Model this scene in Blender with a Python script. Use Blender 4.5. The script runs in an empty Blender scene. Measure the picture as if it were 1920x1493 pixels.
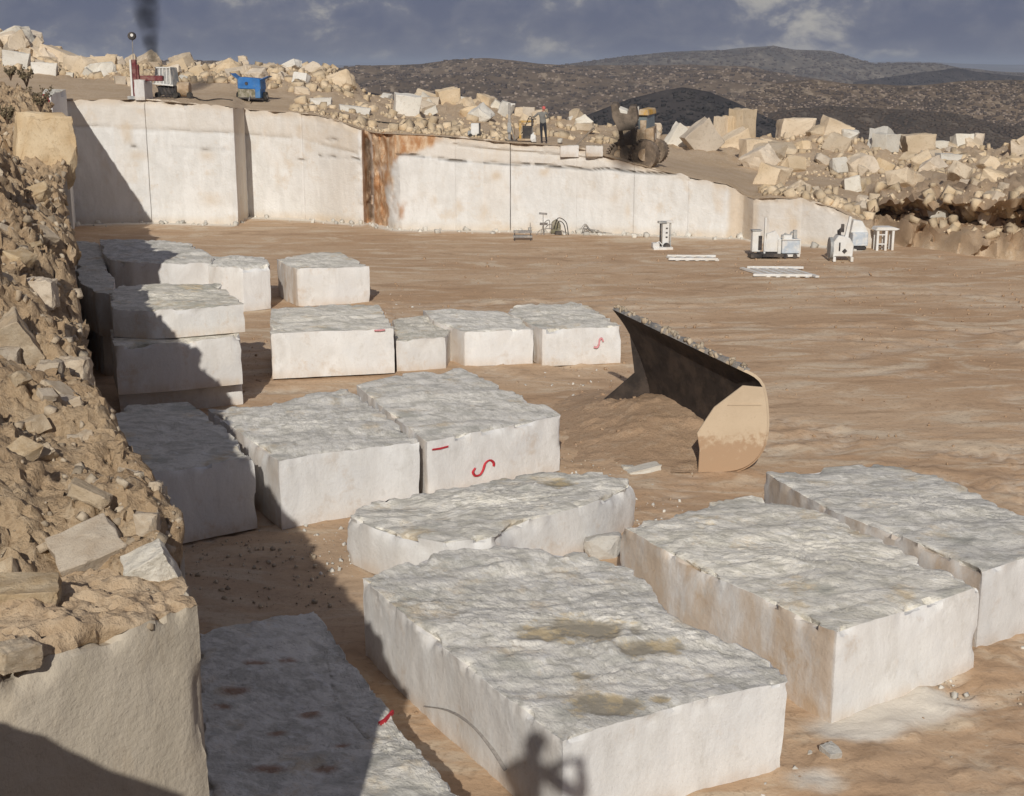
import bpy, bmesh, math, random
import numpy as np
from mathutils import Vector, Matrix, Quaternion
random.seed(7); RNG = np.random.default_rng(7)
SC = bpy.context.scene; COL = SC.collection
# ------------------------------------------------------------------ camera model (used to survey points of the photograph)
F = 2550.0; CX, CY = 960.0, 746.5; H = 8.2
TH = math.atan(626.5/F); CT, ST = math.cos(TH), math.sin(TH)
O = np.array([0, 0, H])
def ray(px, py):
    x = (px-CX)/F; y = (py-CY)/F
    return np.array([x, CT-y*ST, -ST-y*CT])
def at_z(px, py, z=0.0):
    d = ray(px, py); return O+d*((z-H)/d[2])
def at_Y(px, py, Y):
    d = ray(px, py); return O+d*(Y/d[1])
SUN = ray(1080, 1425); SUN = SUN/np.linalg.norm(SUN)
# ------------------------------------------------------------------ noise
def vnoise(P, seed=0):
    P = np.asarray(P, float); i = np.floor(P).astype(np.int64); f = P-i
    u = f*f*f*(f*(f*6-15)+10)
    def h(dx, dy, dz):
        n = ((i[:, 0]+dx)*374761393+(i[:, 1]+dy)*668265263+(i[:, 2]+dz)*2246822519+seed*3266489917) & 0xffffffff
        n = ((n ^ (n >> 13))*1274126177) & 0xffffffff
        n = n ^ (n >> 16)
        return (n & 0xffff)/32767.5-1
    r = 0
    for dx in (0, 1):
        wx = u[:, 0] if dx else 1-u[:, 0]
        for dy in (0, 1):
            wy = u[:, 1] if dy else 1-u[:, 1]
            for dz in (0, 1):
                wz = u[:, 2] if dz else 1-u[:, 2]
                r = r+wx*wy*wz*h(dx, dy, dz)
    return r
def fbm(P, seed=0, octv=4, gain=.5, lac=2.03):
    P = np.asarray(P, float); a = 1; s = 0; t = 0
    for k in range(octv):
        s = s+a*vnoise(P, seed+k*17); t += a; a *= gain; P = P*lac+3.7
    return s/t
def worley(P, seed=0):
    """distance to the nearest of one jittered point per unit cell, and a value of that cell"""
    P = np.asarray(P, float); i = np.floor(P).astype(np.int64); f = P-i; best = np.full(len(P), 9.0); val = np.zeros(len(P))
    for dx in (-1, 0, 1):
        for dy in (-1, 0, 1):
            for dz in (-1, 0, 1):
                n = ((i[:, 0]+dx)*374761393+(i[:, 1]+dy)*668265263+(i[:, 2]+dz)*2246822519+seed*3266489917) & 0xffffffff
                n = ((n ^ (n >> 13))*1274126177) & 0xffffffff; n = n ^ (n >> 16)
                j = np.stack([(n & 1023)/1023., ((n >> 10) & 1023)/1023., ((n >> 20) & 1023)/1023.], 1)
                d = np.linalg.norm(np.array([dx, dy, dz])+j-f, axis=1); m = d < best; best = np.where(m, d, best); val = np.where(m, j[:, 0], val)
    return best, val
def clods(P, s, seed):
    d, v = worley(P/s, seed); return np.sqrt(np.clip(1-(d/.62)**2, 0, 1))*(.25+.75*v)*s
def sstep(a, b, x):
    t = np.clip((x-a)/(b-a), 0, 1); return t*t*(3-2*t)
# ------------------------------------------------------------------ object helpers
def link(o, parent=None):
    COL.objects.link(o)
    if parent is not None: o.parent = parent
    return o
def tag(o, label=None, cat=None, group=None, kind=None):
    if label: o['label'] = label
    if cat: o['category'] = cat
    if group: o['group'] = group
    if kind: o['kind'] = kind
    return o
def empty(name, loc=(0, 0, 0), rz=0.0, label=None, cat=None, group=None):
    o = bpy.data.objects.new(name, None); COL.objects.link(o)
    o.location = tuple(loc); o.rotation_euler = (0, 0, rz); o.empty_display_size = .2
    return tag(o, label, cat, group)
def raw_mesh(name, V, faces, mat=None, smooth=False, sharp=None, attrs=None, mats=None, midx=None):
    me = bpy.data.meshes.new(name)
    V = np.asarray(V, float)
    if isinstance(faces, np.ndarray):
        n, k = faces.shape
        me.vertices.add(len(V)); me.vertices.foreach_set('co', V.ravel())
        me.loops.add(n*k); me.loops.foreach_set('vertex_index', faces.astype(np.int32).ravel())
        me.polygons.add(n); me.polygons.foreach_set('loop_start', np.arange(0, n*k, k, dtype=np.int32))
        me.update(calc_edges=True); me.validate()
    else:
        me.from_pydata([tuple(v) for v in V], [], faces); me.update()
    for a, arr in (attrs or {}).items():
        ca = me.color_attributes.new(a, 'FLOAT_COLOR', 'POINT')
        buf = np.zeros((len(V), 4), np.float32); buf[:, :arr.shape[1]] = arr
        ca.data.foreach_set('color', buf.ravel())
    for m in (mats or ([mat] if mat else [])): me.materials.append(m)
    if midx is not None: me.polygons.foreach_set('material_index', np.asarray(midx, np.int32))
    if smooth:
        me.polygons.foreach_set('use_smooth', np.ones(len(me.polygons), bool))
        if sharp: me.set_sharp_from_angle(angle=math.radians(sharp))
    return me
def add(name, me, parent=None, loc=None):
    o = bpy.data.objects.new(name, me); link(o, parent)
    if loc is not None: o.location = tuple(loc)
    return o
def grid_faces(nr, nc, wrap=False):
    r = np.arange(nr-1)[:, None]; c = np.arange(nc if wrap else nc-1)[None, :]
    c2 = (c+1) % nc
    return np.stack([r*nc+c, r*nc+c2, (r+1)*nc+c2, (r+1)*nc+c], -1).reshape(-1, 4)
class MB:
    """collects simple solids into ONE mesh"""
    def __init__(s): s.v = []; s.f = []
    def raw(s, V, Fs):
        b = len(s.v); s.v += [tuple(map(float, v)) for v in V]; s.f += [tuple(b+i for i in f) for f in Fs]; return s
    def box(s, c, d, rot=None, taper=1.0):
        x, y, z = d[0]/2, d[1]/2, d[2]/2
        V = [Vector((sx*x*(taper if sz > 0 else 1), sy*y*(taper if sz > 0 else 1), sz*z)) for sz in (-1, 1) for sy in (-1, 1) for sx in (-1, 1)]
        if rot is not None:
            R = Matrix.Rotation(rot[2], 3, 'Z') @ Matrix.Rotation(rot[1], 3, 'Y') @ Matrix.Rotation(rot[0], 3, 'X')
            V = [R @ v for v in V]
        V = [v+Vector(c) for v in V]
        return s.raw(V, [(0, 2, 3, 1), (4, 5, 7, 6), (0, 1, 5, 4), (2, 6, 7, 3), (0, 4, 6, 2), (1, 3, 7, 5)])
    def tube(s, pts, r, n=8, r2=None):
        pts = [Vector(p) for p in pts]; rings = []; N = len(pts)
        up = Vector((.13, .21, 1)).normalized()
        for i, p in enumerate(pts):
            d = (pts[min(i+1, N-1)]-pts[max(i-1, 0)]).normalized()
            a = d.cross(up)
            if a.length < 1e-3: a = d.cross(Vector((1, 0, 0)))
            a.normalize(); b = d.cross(a)
            rr = r if r2 is None else r+(r2-r)*i/(N-1)
            rings.append([p+a*rr*math.cos(k*2*math.pi/n)+b*rr*math.sin(k*2*math.pi/n) for k in range(n)])
        V = [v for R in rings for v in R]; Fs = []
        for i in range(N-1):
            for k in range(n): Fs.append((i*n+k, i*n+(k+1) % n, (i+1)*n+(k+1) % n, (i+1)*n+k))
        Fs.append(tuple(range(n))[::-1]); Fs.append(tuple((N-1)*n+k for k in range(n)))
        return s.raw(V, Fs)
    def prism(s, poly, dvec):
        """poly: list of 3-D points, extruded by dvec"""
        n = len(poly); d = Vector(dvec); P = [Vector(p) for p in poly]
        V = P+[p+d for p in P]
        Fs = [tuple(range(n))[::-1], tuple(range(n, 2*n))]+[(i, (i+1) % n, n+(i+1) % n, n+i) for i in range(n)]
        return s.raw(V, Fs)
    def build(s, name, mat, parent=None, bevel=0.0, smooth=None, loc=None):
        me = bpy.data.meshes.new(name); me.from_pydata(s.v, [], s.f)
        bm = bmesh.new(); bm.from_mesh(me)
        bmesh.ops.recalc_face_normals(bm, faces=bm.faces)
        if bevel: bmesh.ops.bevel(bm, geom=list(bm.edges), offset=bevel, segments=1, affect='EDGES', profile=.6)
        bm.to_mesh(me); bm.free(); me.update(); me.materials.append(mat)
        if smooth:
            me.polygons.foreach_set('use_smooth', np.ones(len(me.polygons), bool)); me.set_sharp_from_angle(angle=math.radians(smooth))
        return add(name, me, parent, loc)
# ------------------------------------------------------------------ materials
def nodemat(name):
    m = bpy.data.materials.new(name); m.use_nodes = True; nt = m.node_tree
    return m, nt, nt.nodes['Principled BSDF']
def N_(nt, t, **kw):
    n = nt.nodes.new(t)
    for k, v in kw.items():
        if k.startswith('in_'): n.inputs[k[3:].replace('_', ' ')].default_value = v
        else: setattr(n, k, v)
    return n
def c4(c): return (c[0], c[1], c[2], 1)
def mixc(nt, fac, a, b, mode='MIX'):
    n = nt.nodes.new('ShaderNodeMix'); n.data_type = 'RGBA'; n.blend_type = mode
    for s, v in ((n.inputs[0], fac), (n.inputs[6], a), (n.inputs[7], b)):
        if hasattr(v, 'is_linked') or isinstance(v, bpy.types.NodeSocket): nt.links.new(v, s)
        elif isinstance(v, (int, float)): s.default_value = v
        else: s.default_value = c4(v)
    return n.outputs[2]
def math_(nt, op, a, b=None, clamp=False):
    n = nt.nodes.new('ShaderNodeMath'); n.operation = op; n.use_clamp = clamp
    for s, v in ((n.inputs[0], a), (n.inputs[1], b)):
        if v is None: continue
        if isinstance(v, bpy.types.NodeSocket): nt.links.new(v, s)
        else: s.default_value = v
    return n.outputs[0]
def noise_(nt, co, scale, detail=4, rough=.55, stretch=None, dist=0.0):
    n = nt.nodes.new('ShaderNodeTexNoise'); n.inputs['Scale'].default_value = scale
    n.inputs['Detail'].default_value = detail; n.inputs['Roughness'].default_value = rough; n.inputs['Distortion'].default_value = dist
    if stretch:
        mp = nt.nodes.new('ShaderNodeMapping'); mp.inputs['Scale'].default_value = stretch[:3]
        if len(stretch) > 3: mp.inputs['Rotation'].default_value = (0, 0, stretch[3])
        nt.links.new(co, mp.inputs[0]); co = mp.outputs[0]
    nt.links.new(co, n.inputs['Vector']); return n.outputs['Fac']
def ramp_(nt, v, a, b):
    n = nt.nodes.new('ShaderNodeMapRange'); n.inputs[1].default_value = a; n.inputs[2].default_value = b
    n.interpolation_type = 'SMOOTHSTEP'; nt.links.new(v, n.inputs[0]); return n.outputs[0]
def coord(nt, kind='Object'): return nt.nodes.new('ShaderNodeTexCoord').outputs[kind]
def geopos(nt): return nt.nodes.new('ShaderNodeNewGeometry').outputs['Position']
def attr_(nt, name):
    a = nt.nodes.new('ShaderNodeAttribute'); a.attribute_name = name
    s = nt.nodes.new('ShaderNodeSeparateColor'); nt.links.new(a.outputs['Color'], s.inputs[0]); return s.outputs
def bump_(nt, bs, height, strength=.5, dist=.02):
    b = nt.nodes.new('ShaderNodeBump'); b.inputs['Strength'].default_value = strength; b.inputs['Distance'].default_value = dist
    nt.links.new(height, b.inputs['Height']); nt.links.new(b.outputs[0], bs.inputs['Normal'])
def fin(nt, bs, col, rough=.85, spec=.25):
    if isinstance(col, bpy.types.NodeSocket): nt.links.new(col, bs.inputs['Base Color'])
    else: bs.inputs['Base Color'].default_value = c4(col)
    bs.inputs['Roughness'].default_value = rough; bs.inputs['Specular IOR Level'].default_value = spec

def mat_block(rough_top=True):
    m, nt, bs = nodemat('sawn_limestone'); co0 = coord(nt); A = attr_(nt, 'mask'); al = [n for n in nt.nodes if n.type == 'ATTRIBUTE'][0].outputs['Alpha']
    oi = nt.nodes.new('ShaderNodeObjectInfo'); rt = nt.nodes.new('ShaderNodeVectorRotate'); rt.rotation_type = 'Z_AXIS'; nt.links.new(co0, rt.inputs['Vector'])
    nt.links.new(math_(nt, 'MULTIPLY', oi.outputs['Random'], 1.3), rt.inputs['Angle']); co = rt.outputs[0]
    v1 = noise_(nt, co, 1.6, 7, .68, (1, 1, .5), .8); v2 = noise_(nt, co, 9, 6, .68, (1, 1, .14), .3); big = noise_(nt, co, .9, 4, .6)
    side = mixc(nt, ramp_(nt, v1, .36, .66), (.765, .755, .735), (.68, .665, .64))
    side = mixc(nt, math_(nt, 'MULTIPLY', ramp_(nt, v2, .5, .75), .35), side, (.56, .54, .51))
    side = mixc(nt, math_(nt, 'MULTIPLY', ramp_(nt, big, .52, .66), .35), side, (.66, .665, .67))
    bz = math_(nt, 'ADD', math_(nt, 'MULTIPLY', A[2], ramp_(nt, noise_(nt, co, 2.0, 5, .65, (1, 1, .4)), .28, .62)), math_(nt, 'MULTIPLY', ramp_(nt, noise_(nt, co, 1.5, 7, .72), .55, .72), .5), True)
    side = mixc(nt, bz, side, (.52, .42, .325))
    side = mixc(nt, math_(nt, 'MULTIPLY', ramp_(nt, noise_(nt, co, 3.3, 7, .75, (1, 1, .7)), .54, .66), .45), side, (.57, .55, .515))
    side = mixc(nt, math_(nt, 'MULTIPLY', ramp_(nt, noise_(nt, co, 30, 4, .7), .6, .7), .35), side, (.45, .41, .36))
    t1 = noise_(nt, co, 2.6, 7, .66, (.75, 1.3, 1), .9); t2 = noise_(nt, co, 8, 6, .68, (.7, 1.4, 1), .5); t3 = noise_(nt, co, .8, 5, .62); t4 = noise_(nt, co, 26, 5, .7, (.8, 1.3, 1))
    top = mixc(nt, ramp_(nt, t1, .36, .6), (.57, .545, .48), (.82, .785, .71))
    top = mixc(nt, math_(nt, 'MULTIPLY', ramp_(nt, t2, .52, .68), .8), top, (.83, .815, .77))
    top = mixc(nt, math_(nt, 'MULTIPLY', ramp_(nt, t2, .46, .33), .6), top, (.44, .42, .37))
    top = mixc(nt, math_(nt, 'MULTIPLY', ramp_(nt, t4, .44, .33), .55), top, (.36, .34, .30))
    top = mixc(nt, math_(nt, 'MULTIPLY', ramp_(nt, t3, .53, .68), .72), top, (.44, .435, .385))
    top = mixc(nt, math_(nt, 'MULTIPLY', ramp_(nt, noise_(nt, co, 1.1, 7, .7), .53, .68), .62), top, (.66, .54, .375))
    col = mixc(nt, A[0], side, top)
    mud = mixc(nt, noise_(nt, co, 5, 5, .7), (.25, .215, .155), (.37, .325, .25))
    edge = math_(nt, 'MULTIPLY', A[1], math_(nt, 'ADD', .15, math_(nt, 'MULTIPLY', noise_(nt, co, 6, 7, .75), 1.7)), True)
    col = mixc(nt, math_(nt, 'MULTIPLY', ramp_(nt, edge, .22, .8), .88), col, mud)
    col = mixc(nt, math_(nt, 'MULTIPLY', math_(nt, 'MULTIPLY', ramp_(nt, A[1], .02, .25), ramp_(nt, noise_(nt, co, 3.5, 6, .7), .48, .6)), .6), col, (.63, .50, .30))
    ru = math_(nt, 'MULTIPLY', al, math_(nt, 'ADD', .2, math_(nt, 'MULTIPLY', noise_(nt, co, 7, 6, .75), 1.5)), True)
    col = mixc(nt, math_(nt, 'MULTIPLY', ramp_(nt, ru, .35, .95), .75), col, (.32, .17, .10))
    hv = nt.nodes.new('ShaderNodeHueSaturation'); nt.links.new(col, hv.inputs['Color']); nt.links.new(math_(nt, 'ADD', .91, math_(nt, 'MULTIPLY', math_(nt, 'FRACT', math_(nt, 'MULTIPLY', oi.outputs['Random'], 9.7)), .13)), hv.inputs['Value']); nt.links.new(math_(nt, 'ADD', 1.0, math_(nt, 'MULTIPLY', math_(nt, 'FRACT', math_(nt, 'MULTIPLY', oi.outputs['Random'], 5.1)), .45)), hv.inputs['Saturation']); col = hv.outputs[0]
    fin(nt, bs, col, .9, .15)
    hs = math_(nt, 'ADD', math_(nt, 'MULTIPLY', noise_(nt, co, 12, 7, .75), .8), math_(nt, 'MULTIPLY', v1, .8))
    ht = math_(nt, 'ADD', math_(nt, 'MULTIPLY', t2, 1.7), math_(nt, 'MULTIPLY', t4, 1.1))
    mx = nt.nodes.new('ShaderNodeMix'); mx.data_type = 'FLOAT'
    nt.links.new(math_(nt, 'MULTIPLY', A[0], math_(nt, 'SUBTRACT', 1, math_(nt, 'MULTIPLY', A[1], .8)), True), mx.inputs[0]); nt.links.new(hs, mx.inputs[2]); nt.links.new(ht, mx.inputs[3])
    bump_(nt, bs, mx.outputs[0], .6, .03)
    return m
def mat_ledge():
    m, nt, bs = nodemat('ledge_stone'); co = geopos(nt); A = attr_(nt, 'mask')
    n1 = noise_(nt, co, 1.6, 5, .65, (1, 1, .4)); n2 = noise_(nt, co, 4, 6, .7); n3 = noise_(nt, co, 18, 5, .7); big = noise_(nt, co, .8, 5, .6)
    s = mixc(nt, ramp_(nt, n1, .35, .65), (.475, .415, .325), (.54, .475, .38)); s = mixc(nt, math_(nt, 'MULTIPLY', ramp_(nt, big, .5, .7), .6), s, (.50, .395, .275)); s = mixc(nt, math_(nt, 'MULTIPLY', ramp_(nt, noise_(nt, co, 3.5, 7, .72, (1, 1, .25)), .54, .68), .55), s, (.42, .35, .26)); s = mixc(nt, math_(nt, 'MULTIPLY', ramp_(nt, noise_(nt, co, 28, 4, .7), .58, .7), .4), s, (.36, .30, .23))
    d = mixc(nt, ramp_(nt, n2, .35, .65), (.45, .325, .205), (.545, .42, .285)); d = mixc(nt, math_(nt, 'MULTIPLY', ramp_(nt, n3, .5, .32), .5), d, (.30, .205, .125))
    cov = math_(nt, 'MULTIPLY', A[0], math_(nt, 'ADD', .4, n2), True)
    c = mixc(nt, ramp_(nt, cov, .5, .8), s, d); fin(nt, bs, c, .93, .12)
    h = nt.nodes.new('ShaderNodeMix'); h.data_type = 'FLOAT'; nt.links.new(A[0], h.inputs[0]); nt.links.new(math_(nt, 'ADD', math_(nt, 'MULTIPLY', n3, .35), math_(nt, 'MULTIPLY', n1, .5)), h.inputs[2]); nt.links.new(math_(nt, 'ADD', n3, n2), h.inputs[3])
    bump_(nt, bs, h.outputs[0], .8, .04); return m
def mat_wall():
    m, nt, bs = nodemat('quarry_wall_stone'); co = geopos(nt); A = attr_(nt, 'mask')
    v1 = noise_(nt, co, 1.6, 7, .68, (1, 1, .35), .5); v2 = noise_(nt, co, 7, 6, .68, (1, 1, .16)); b = noise_(nt, co, .35, 3)
    c = mixc(nt, ramp_(nt, v1, .36, .62), (.75, .737, .71), (.665, .65, .62))
    c = mixc(nt, math_(nt, 'MULTIPLY', ramp_(nt, v2, .5, .75), .35), c, (.60, .565, .515))
    c = mixc(nt, math_(nt, 'MULTIPLY', ramp_(nt, b, .5, .72), .5), c, (.66, .655, .64))
    tn = math_(nt, 'MULTIPLY', A[0], math_(nt, 'ADD', .35, noise_(nt, co, 1.6, 5, .65, (1, 1, .5))), True)
    c = mixc(nt, tn, c, (.60, .505, .395))
    on = math_(nt, 'MULTIPLY', A[1], math_(nt, 'ADD', .45, noise_(nt, co, 2.0, 6, .7, (1, 1, .35), .8)), True)
    oc = mixc(nt, ramp_(nt, noise_(nt, co, 1.6, 7, .75, (1, 1, .45)), .38, .64), (.42, .215, .10), (.66, .50, .34))
    c = mixc(nt, ramp_(nt, on, .25, .75), c, oc)
    c = mixc(nt, math_(nt, 'MULTIPLY', ramp_(nt, noise_(nt, co, .8, 7, .72), .54, .68), .5), c, (.60, .50, .385))
    c = mixc(nt, math_(nt, 'MULTIPLY', ramp_(nt, noise_(nt, co, 4.5, 6, .75, (1, 1, .6)), .58, .7), .4), c, (.55, .505, .445))
    c = mixc(nt, A[2], c, (.06, .045, .035))
    fin(nt, bs, c, .9, .15)
    bump_(nt, bs, math_(nt, 'ADD', noise_(nt, co, 9, 6, .72), noise_(nt, co, 2.2, 4, .6)), .55, .06)
    return m
def mat_rock(name, base, light, warm, bumpd=.04, scale=1.0):
    m, nt, bs = nodemat(name); co = coord(nt); oi = nt.nodes.new('ShaderNodeObjectInfo')
    mp = nt.nodes.new('ShaderNodeVectorMath'); mp.operation = 'ADD'; nt.links.new(co, mp.inputs[0])
    cm = nt.nodes.new('ShaderNodeCombineXYZ'); r = math_(nt, 'MULTIPLY', oi.outputs['Random'], 37.0)
    for k in range(3): nt.links.new(r, cm.inputs[k])
    nt.links.new(cm.outputs[0], mp.inputs[1]); co2 = mp.outputs[0]
    n1 = noise_(nt, co2, 1.5*scale, 5, .6); n2 = noise_(nt, co2, 6*scale, 5, .65)
    c = mixc(nt, ramp_(nt, n1, .35, .65), base, light)
    c = mixc(nt, math_(nt, 'MULTIPLY', ramp_(nt, n2, .5, .75), .6), c, warm)
    c = mixc(nt, math_(nt, 'MULTIPLY', ramp_(nt, noise_(nt, co2, 13*scale, 6, .75), .47, .33), .5), c, [x*.65 for x in warm])
    hv = nt.nodes.new('ShaderNodeHueSaturation'); nt.links.new(c, hv.inputs['Color'])
    nt.links.new(math_(nt, 'ADD', attr_(nt, 'tint')[0], math_(nt, 'ADD', .80, math_(nt, 'MULTIPLY', oi.outputs['Random'], .3))), hv.inputs['Value'])
    nt.links.new(math_(nt, 'ADD', .75, math_(nt, 'MULTIPLY', math_(nt, 'FRACT', math_(nt, 'MULTIPLY', oi.outputs['Random'], 7.3)), .45)), hv.inputs['Saturation'])
    fin(nt, bs, hv.outputs[0], .92, .15)
    bump_(nt, bs, math_(nt, 'ADD', math_(nt, 'MULTIPLY', n2, 1.4), noise_(nt, co2, 18*scale, 6, .75)), .6, bumpd)
    return m
def mat_soil(name, a, b, dark, pale, sawn=None):
    m, nt, bs = nodemat(name); co = geopos(nt)
    n1 = noise_(nt, co, .5, 4, .6); n2 = noise_(nt, co, 3.5, 6, .7); n3 = noise_(nt, co, 16, 5, .7)
    n4 = noise_(nt, co, 40, 5, .75); c = mixc(nt, ramp_(nt, n1, .35, .65), a, b)
    c = mixc(nt, math_(nt, 'MULTIPLY', ramp_(nt, n2, .5, .66), .7), c, pale)
    c = mixc(nt, math_(nt, 'MULTIPLY', ramp_(nt, n3, .5, .34), .65), c, dark)
    c = mixc(nt, math_(nt, 'MULTIPLY', ramp_(nt, n4, .54, .66), .5), c, pale)
    c = mixc(nt, math_(nt, 'MULTIPLY', ramp_(nt, n4, .46, .36), .4), c, dark)
    h = math_(nt, 'ADD', math_(nt, 'ADD', math_(nt, 'MULTIPLY', n2, 1.2), n3), math_(nt, 'MULTIPLY', n4, .6))
    if sawn:
        A = attr_(nt, 'mask')
        s = mixc(nt, ramp_(nt, noise_(nt, co, 2, 5, .6, (1, 1, .15)), .35, .65), sawn, [x*.8 for x in sawn])
        c = mixc(nt, A[0], c, s)
    fin(nt, bs, c, .95, .1); bump_(nt, bs, h, .8, .05)
    return m
def mat_floor():
    m, nt, bs = nodemat('quarry_floor_dirt'); co = geopos(nt); A = attr_(nt, 'mask')
    n1 = noise_(nt, co, .11, 4, .6, (1, 1.6, 1)); st = noise_(nt, co, .6, 7, .7, (.5, 1.2, 1, .16), 1.2); st2 = noise_(nt, co, 1.4, 6, .68, (.4, 1.25, 1, -.12), 1.0)
    fine = noise_(nt, co, 9, 5, .7); cl = noise_(nt, co, 3.2, 5, .7)
    c = mixc(nt, ramp_(nt, n1, .35, .65), (.485, .322, .197), (.575, .412, .27))
    c = mixc(nt, math_(nt, 'MULTIPLY', ramp_(nt, st, .49, .64), .8), c, (.655, .535, .39))
    c = mixc(nt, math_(nt, 'MULTIPLY', ramp_(nt, st, .47, .33), .75), c, (.375, .25, .155))
    c = mixc(nt, math_(nt, 'MULTIPLY', ramp_(nt, st2, .55, .72), .5), c, (.60, .50, .385))
    c = mixc(nt, math_(nt, 'MULTIPLY', A[2], math_(nt, 'MULTIPLY', ramp_(nt, noise_(nt, co, 1.1, 6, .7), .36, .6), .8)), c, (.645, .555, .44))
    c = mixc(nt, math_(nt, 'MULTIPLY', ramp_(nt, cl, .58, .74), .5), c, (.33, .225, .15))
    c = mixc(nt, math_(nt, 'MULTIPLY', ramp_(nt, fine, .52, .68), .5), c, (.29, .195, .125))
    pl = math_(nt, 'MULTIPLY', A[0], math_(nt, 'ADD', .4, noise_(nt, co, 1.2, 5, .7)), True)
    c = mixc(nt, ramp_(nt, pl, .3, .75), c, (.71, .65, .56))
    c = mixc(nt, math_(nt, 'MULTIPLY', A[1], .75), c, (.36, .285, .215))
    fin(nt, bs, c, .95, .1)
    h = math_(nt, 'ADD', math_(nt, 'ADD', math_(nt, 'MULTIPLY', st, .2), math_(nt, 'MULTIPLY', cl, .8)), math_(nt, 'MULTIPLY', fine, .5))
    bump_(nt, bs, h, .6, .05)
    return m
def mat_hill(name, ground, rockc, scrub, dens, scale):
    m, nt, bs = nodemat(name); co = geopos(nt)
    n1 = noise_(nt, co, scale*.12, 5, .6); n2 = noise_(nt, co, scale, 5, .75, (1, .3, 1.6)); n3 = noise_(nt, co, scale*2.3, 4, .7, (1, .25, 1.6))
    c = mixc(nt, ramp_(nt, n1, .35, .65), ground, [x*.8 for x in ground])
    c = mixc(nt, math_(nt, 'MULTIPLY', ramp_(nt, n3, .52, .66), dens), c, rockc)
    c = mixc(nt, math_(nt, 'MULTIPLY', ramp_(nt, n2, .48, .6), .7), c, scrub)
    fin(nt, bs, c, 1, 0); return m
def mat_plain(name, col, rough=.6, metal=0.0, var=.25, dust=None, scale=4.0):
    m, nt, bs = nodemat(name); co = coord(nt)
    n = noise_(nt, co, scale, 5, .65)
    c = mixc(nt, ramp_(nt, n, .35, .7), col, [x*(1-var) for x in col])
    if dust: c = mixc(nt, ramp_(nt, noise_(nt, co, scale*.6, 5, .7), .42, .66), c, dust)
    fin(nt, bs, c, rough, .3); bs.inputs['Metallic'].default_value = metal
    return m
M = {}
M['block'] = mat_block(); M['wall'] = mat_wall(); M['floor'] = mat_floor()
M['boulder'] = mat_rock('tan_boulder_stone', (.58, .465, .325), (.69, .575, .43), (.53, .40, .26), .04, .8)
M['white_rock'] = mat_rock('white_boulder_stone', (.64, .60, .52), (.71, .675, .60), (.64, .56, .45), .03, .8)
M['near_rock'] = mat_rock('pale_tan_rock', (.52, .40, .265), (.63, .52, .375), (.44, .32, .2), .02, 2.2)
M['bench_soil'] = mat_soil('bench_soil', (.52, .385, .25), (.59, .455, .315), (.36, .25, .16), (.65, .54, .405), (.43, .295, .185))
M['cliff_soil'] = mat_soil('cliff_soil', (.435, .305, .185), (.50, .37, .235), (.28, .19, .112), (.59, .47, .325), (.46, .425, .37))
M['ledge'] = mat_ledge()
M['hill'] = mat_hill('brown_scrub_hill', (.20, .148, .10), (.40, .315, .225), (.095, .075, .055), .8, .05)
M['hill_far'] = mat_hill('far_scrub_hill', (.185, .155, .12), (.32, .275, .215), (.105, .092, .078), .7, .025)
M['hill_dark'] = mat_hill('cloud_shaded_hill', (.082, .073, .07), (.125, .11, .098), (.045, .043, .044), .7, .06)  # cloud shadow on these hills is put into the ground colour
M['hill_mid'] = mat_hill('dim_shaded_scrub_hill', (.105, .085, .068), (.19, .155, .12), (.055, .047, .04), .7, .06)  # weaker cloud shade, also put into the ground colour
M['plain'] = mat_hill('valley_plain', (.19, .13, .095), (.24, .17, .12), (.09, .07, .06), .5, .02)
M['scratch'] = mat_plain('scratch_line', (.36, .33, .30), .9, 0, .3, None, 20)
M['red'] = mat_plain('red_paint', (.55, .035, .05), .7, 0, .3, None, 20)
M['pink'] = mat_plain('faded_red_paint', (.70, .30, .32), .8, 0, .2, None, 20)
M['steel'] = mat_plain('dusty_steel', (.30, .29, .28), .6, .3, .4, (.45, .40, .34), 5)
M['dark_steel'] = mat_plain('dark_steel', (.05, .045, .045), .6, .2, .4, (.12, .10, .085), 4)
M['white_paint'] = mat_plain('white_machine_paint', (.74, .73, .70), .6, 0, .15, (.66, .62, .55), 3)
M['pale_blue'] = mat_plain('pale_blue_machine_paint', (.50, .56, .62), .6, 0, .2, (.68, .66, .62), 4)
M['grey_paint'] = mat_plain('grey_machine_paint', (.33, .34, .34), .6, 0, .3, (.50, .47, .42), 4)
M['yellow'] = mat_plain('yellow_machine_paint', (.58, .34, .07), .6, 0, .3, (.50, .40, .28), 3)
M['blue'] = mat_plain('blue_machine_paint', (.035, .17, .46), .5, 0, .3, (.10, .22, .40), 2)
M['darkred'] = mat_plain('dark_red_paint', (.17, .03, .035), .6, 0, .4, (.24, .12, .10), 4)
M['olive'] = mat_plain('olive_paint', (.20, .18, .11), .7, 0, .4, (.38, .34, .27), 6)
M['tan_paint'] = mat_plain('tan_tank_paint', (.40, .28, .17), .6, 0, .25, (.50, .40, .29), 5)
M['rubber'] = mat_plain('black_rubber', (.02, .02, .02), .85, 0, .3, (.07, .06, .05), 6)
M['dusty_rubber'] = mat_plain('dusty_tyre_rubber', (.20, .155, .115), .95, 0, .3, (.34, .26, .19), 3)
M['glass'] = mat_plain('cab_glass', (.17, .20, .21), .15, 0, .2)
M['bucket_in'] = mat_plain('dark_bucket_steel', (.045, .034, .028), .75, .1, .4, (.075, .055, .042), 3)
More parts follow.
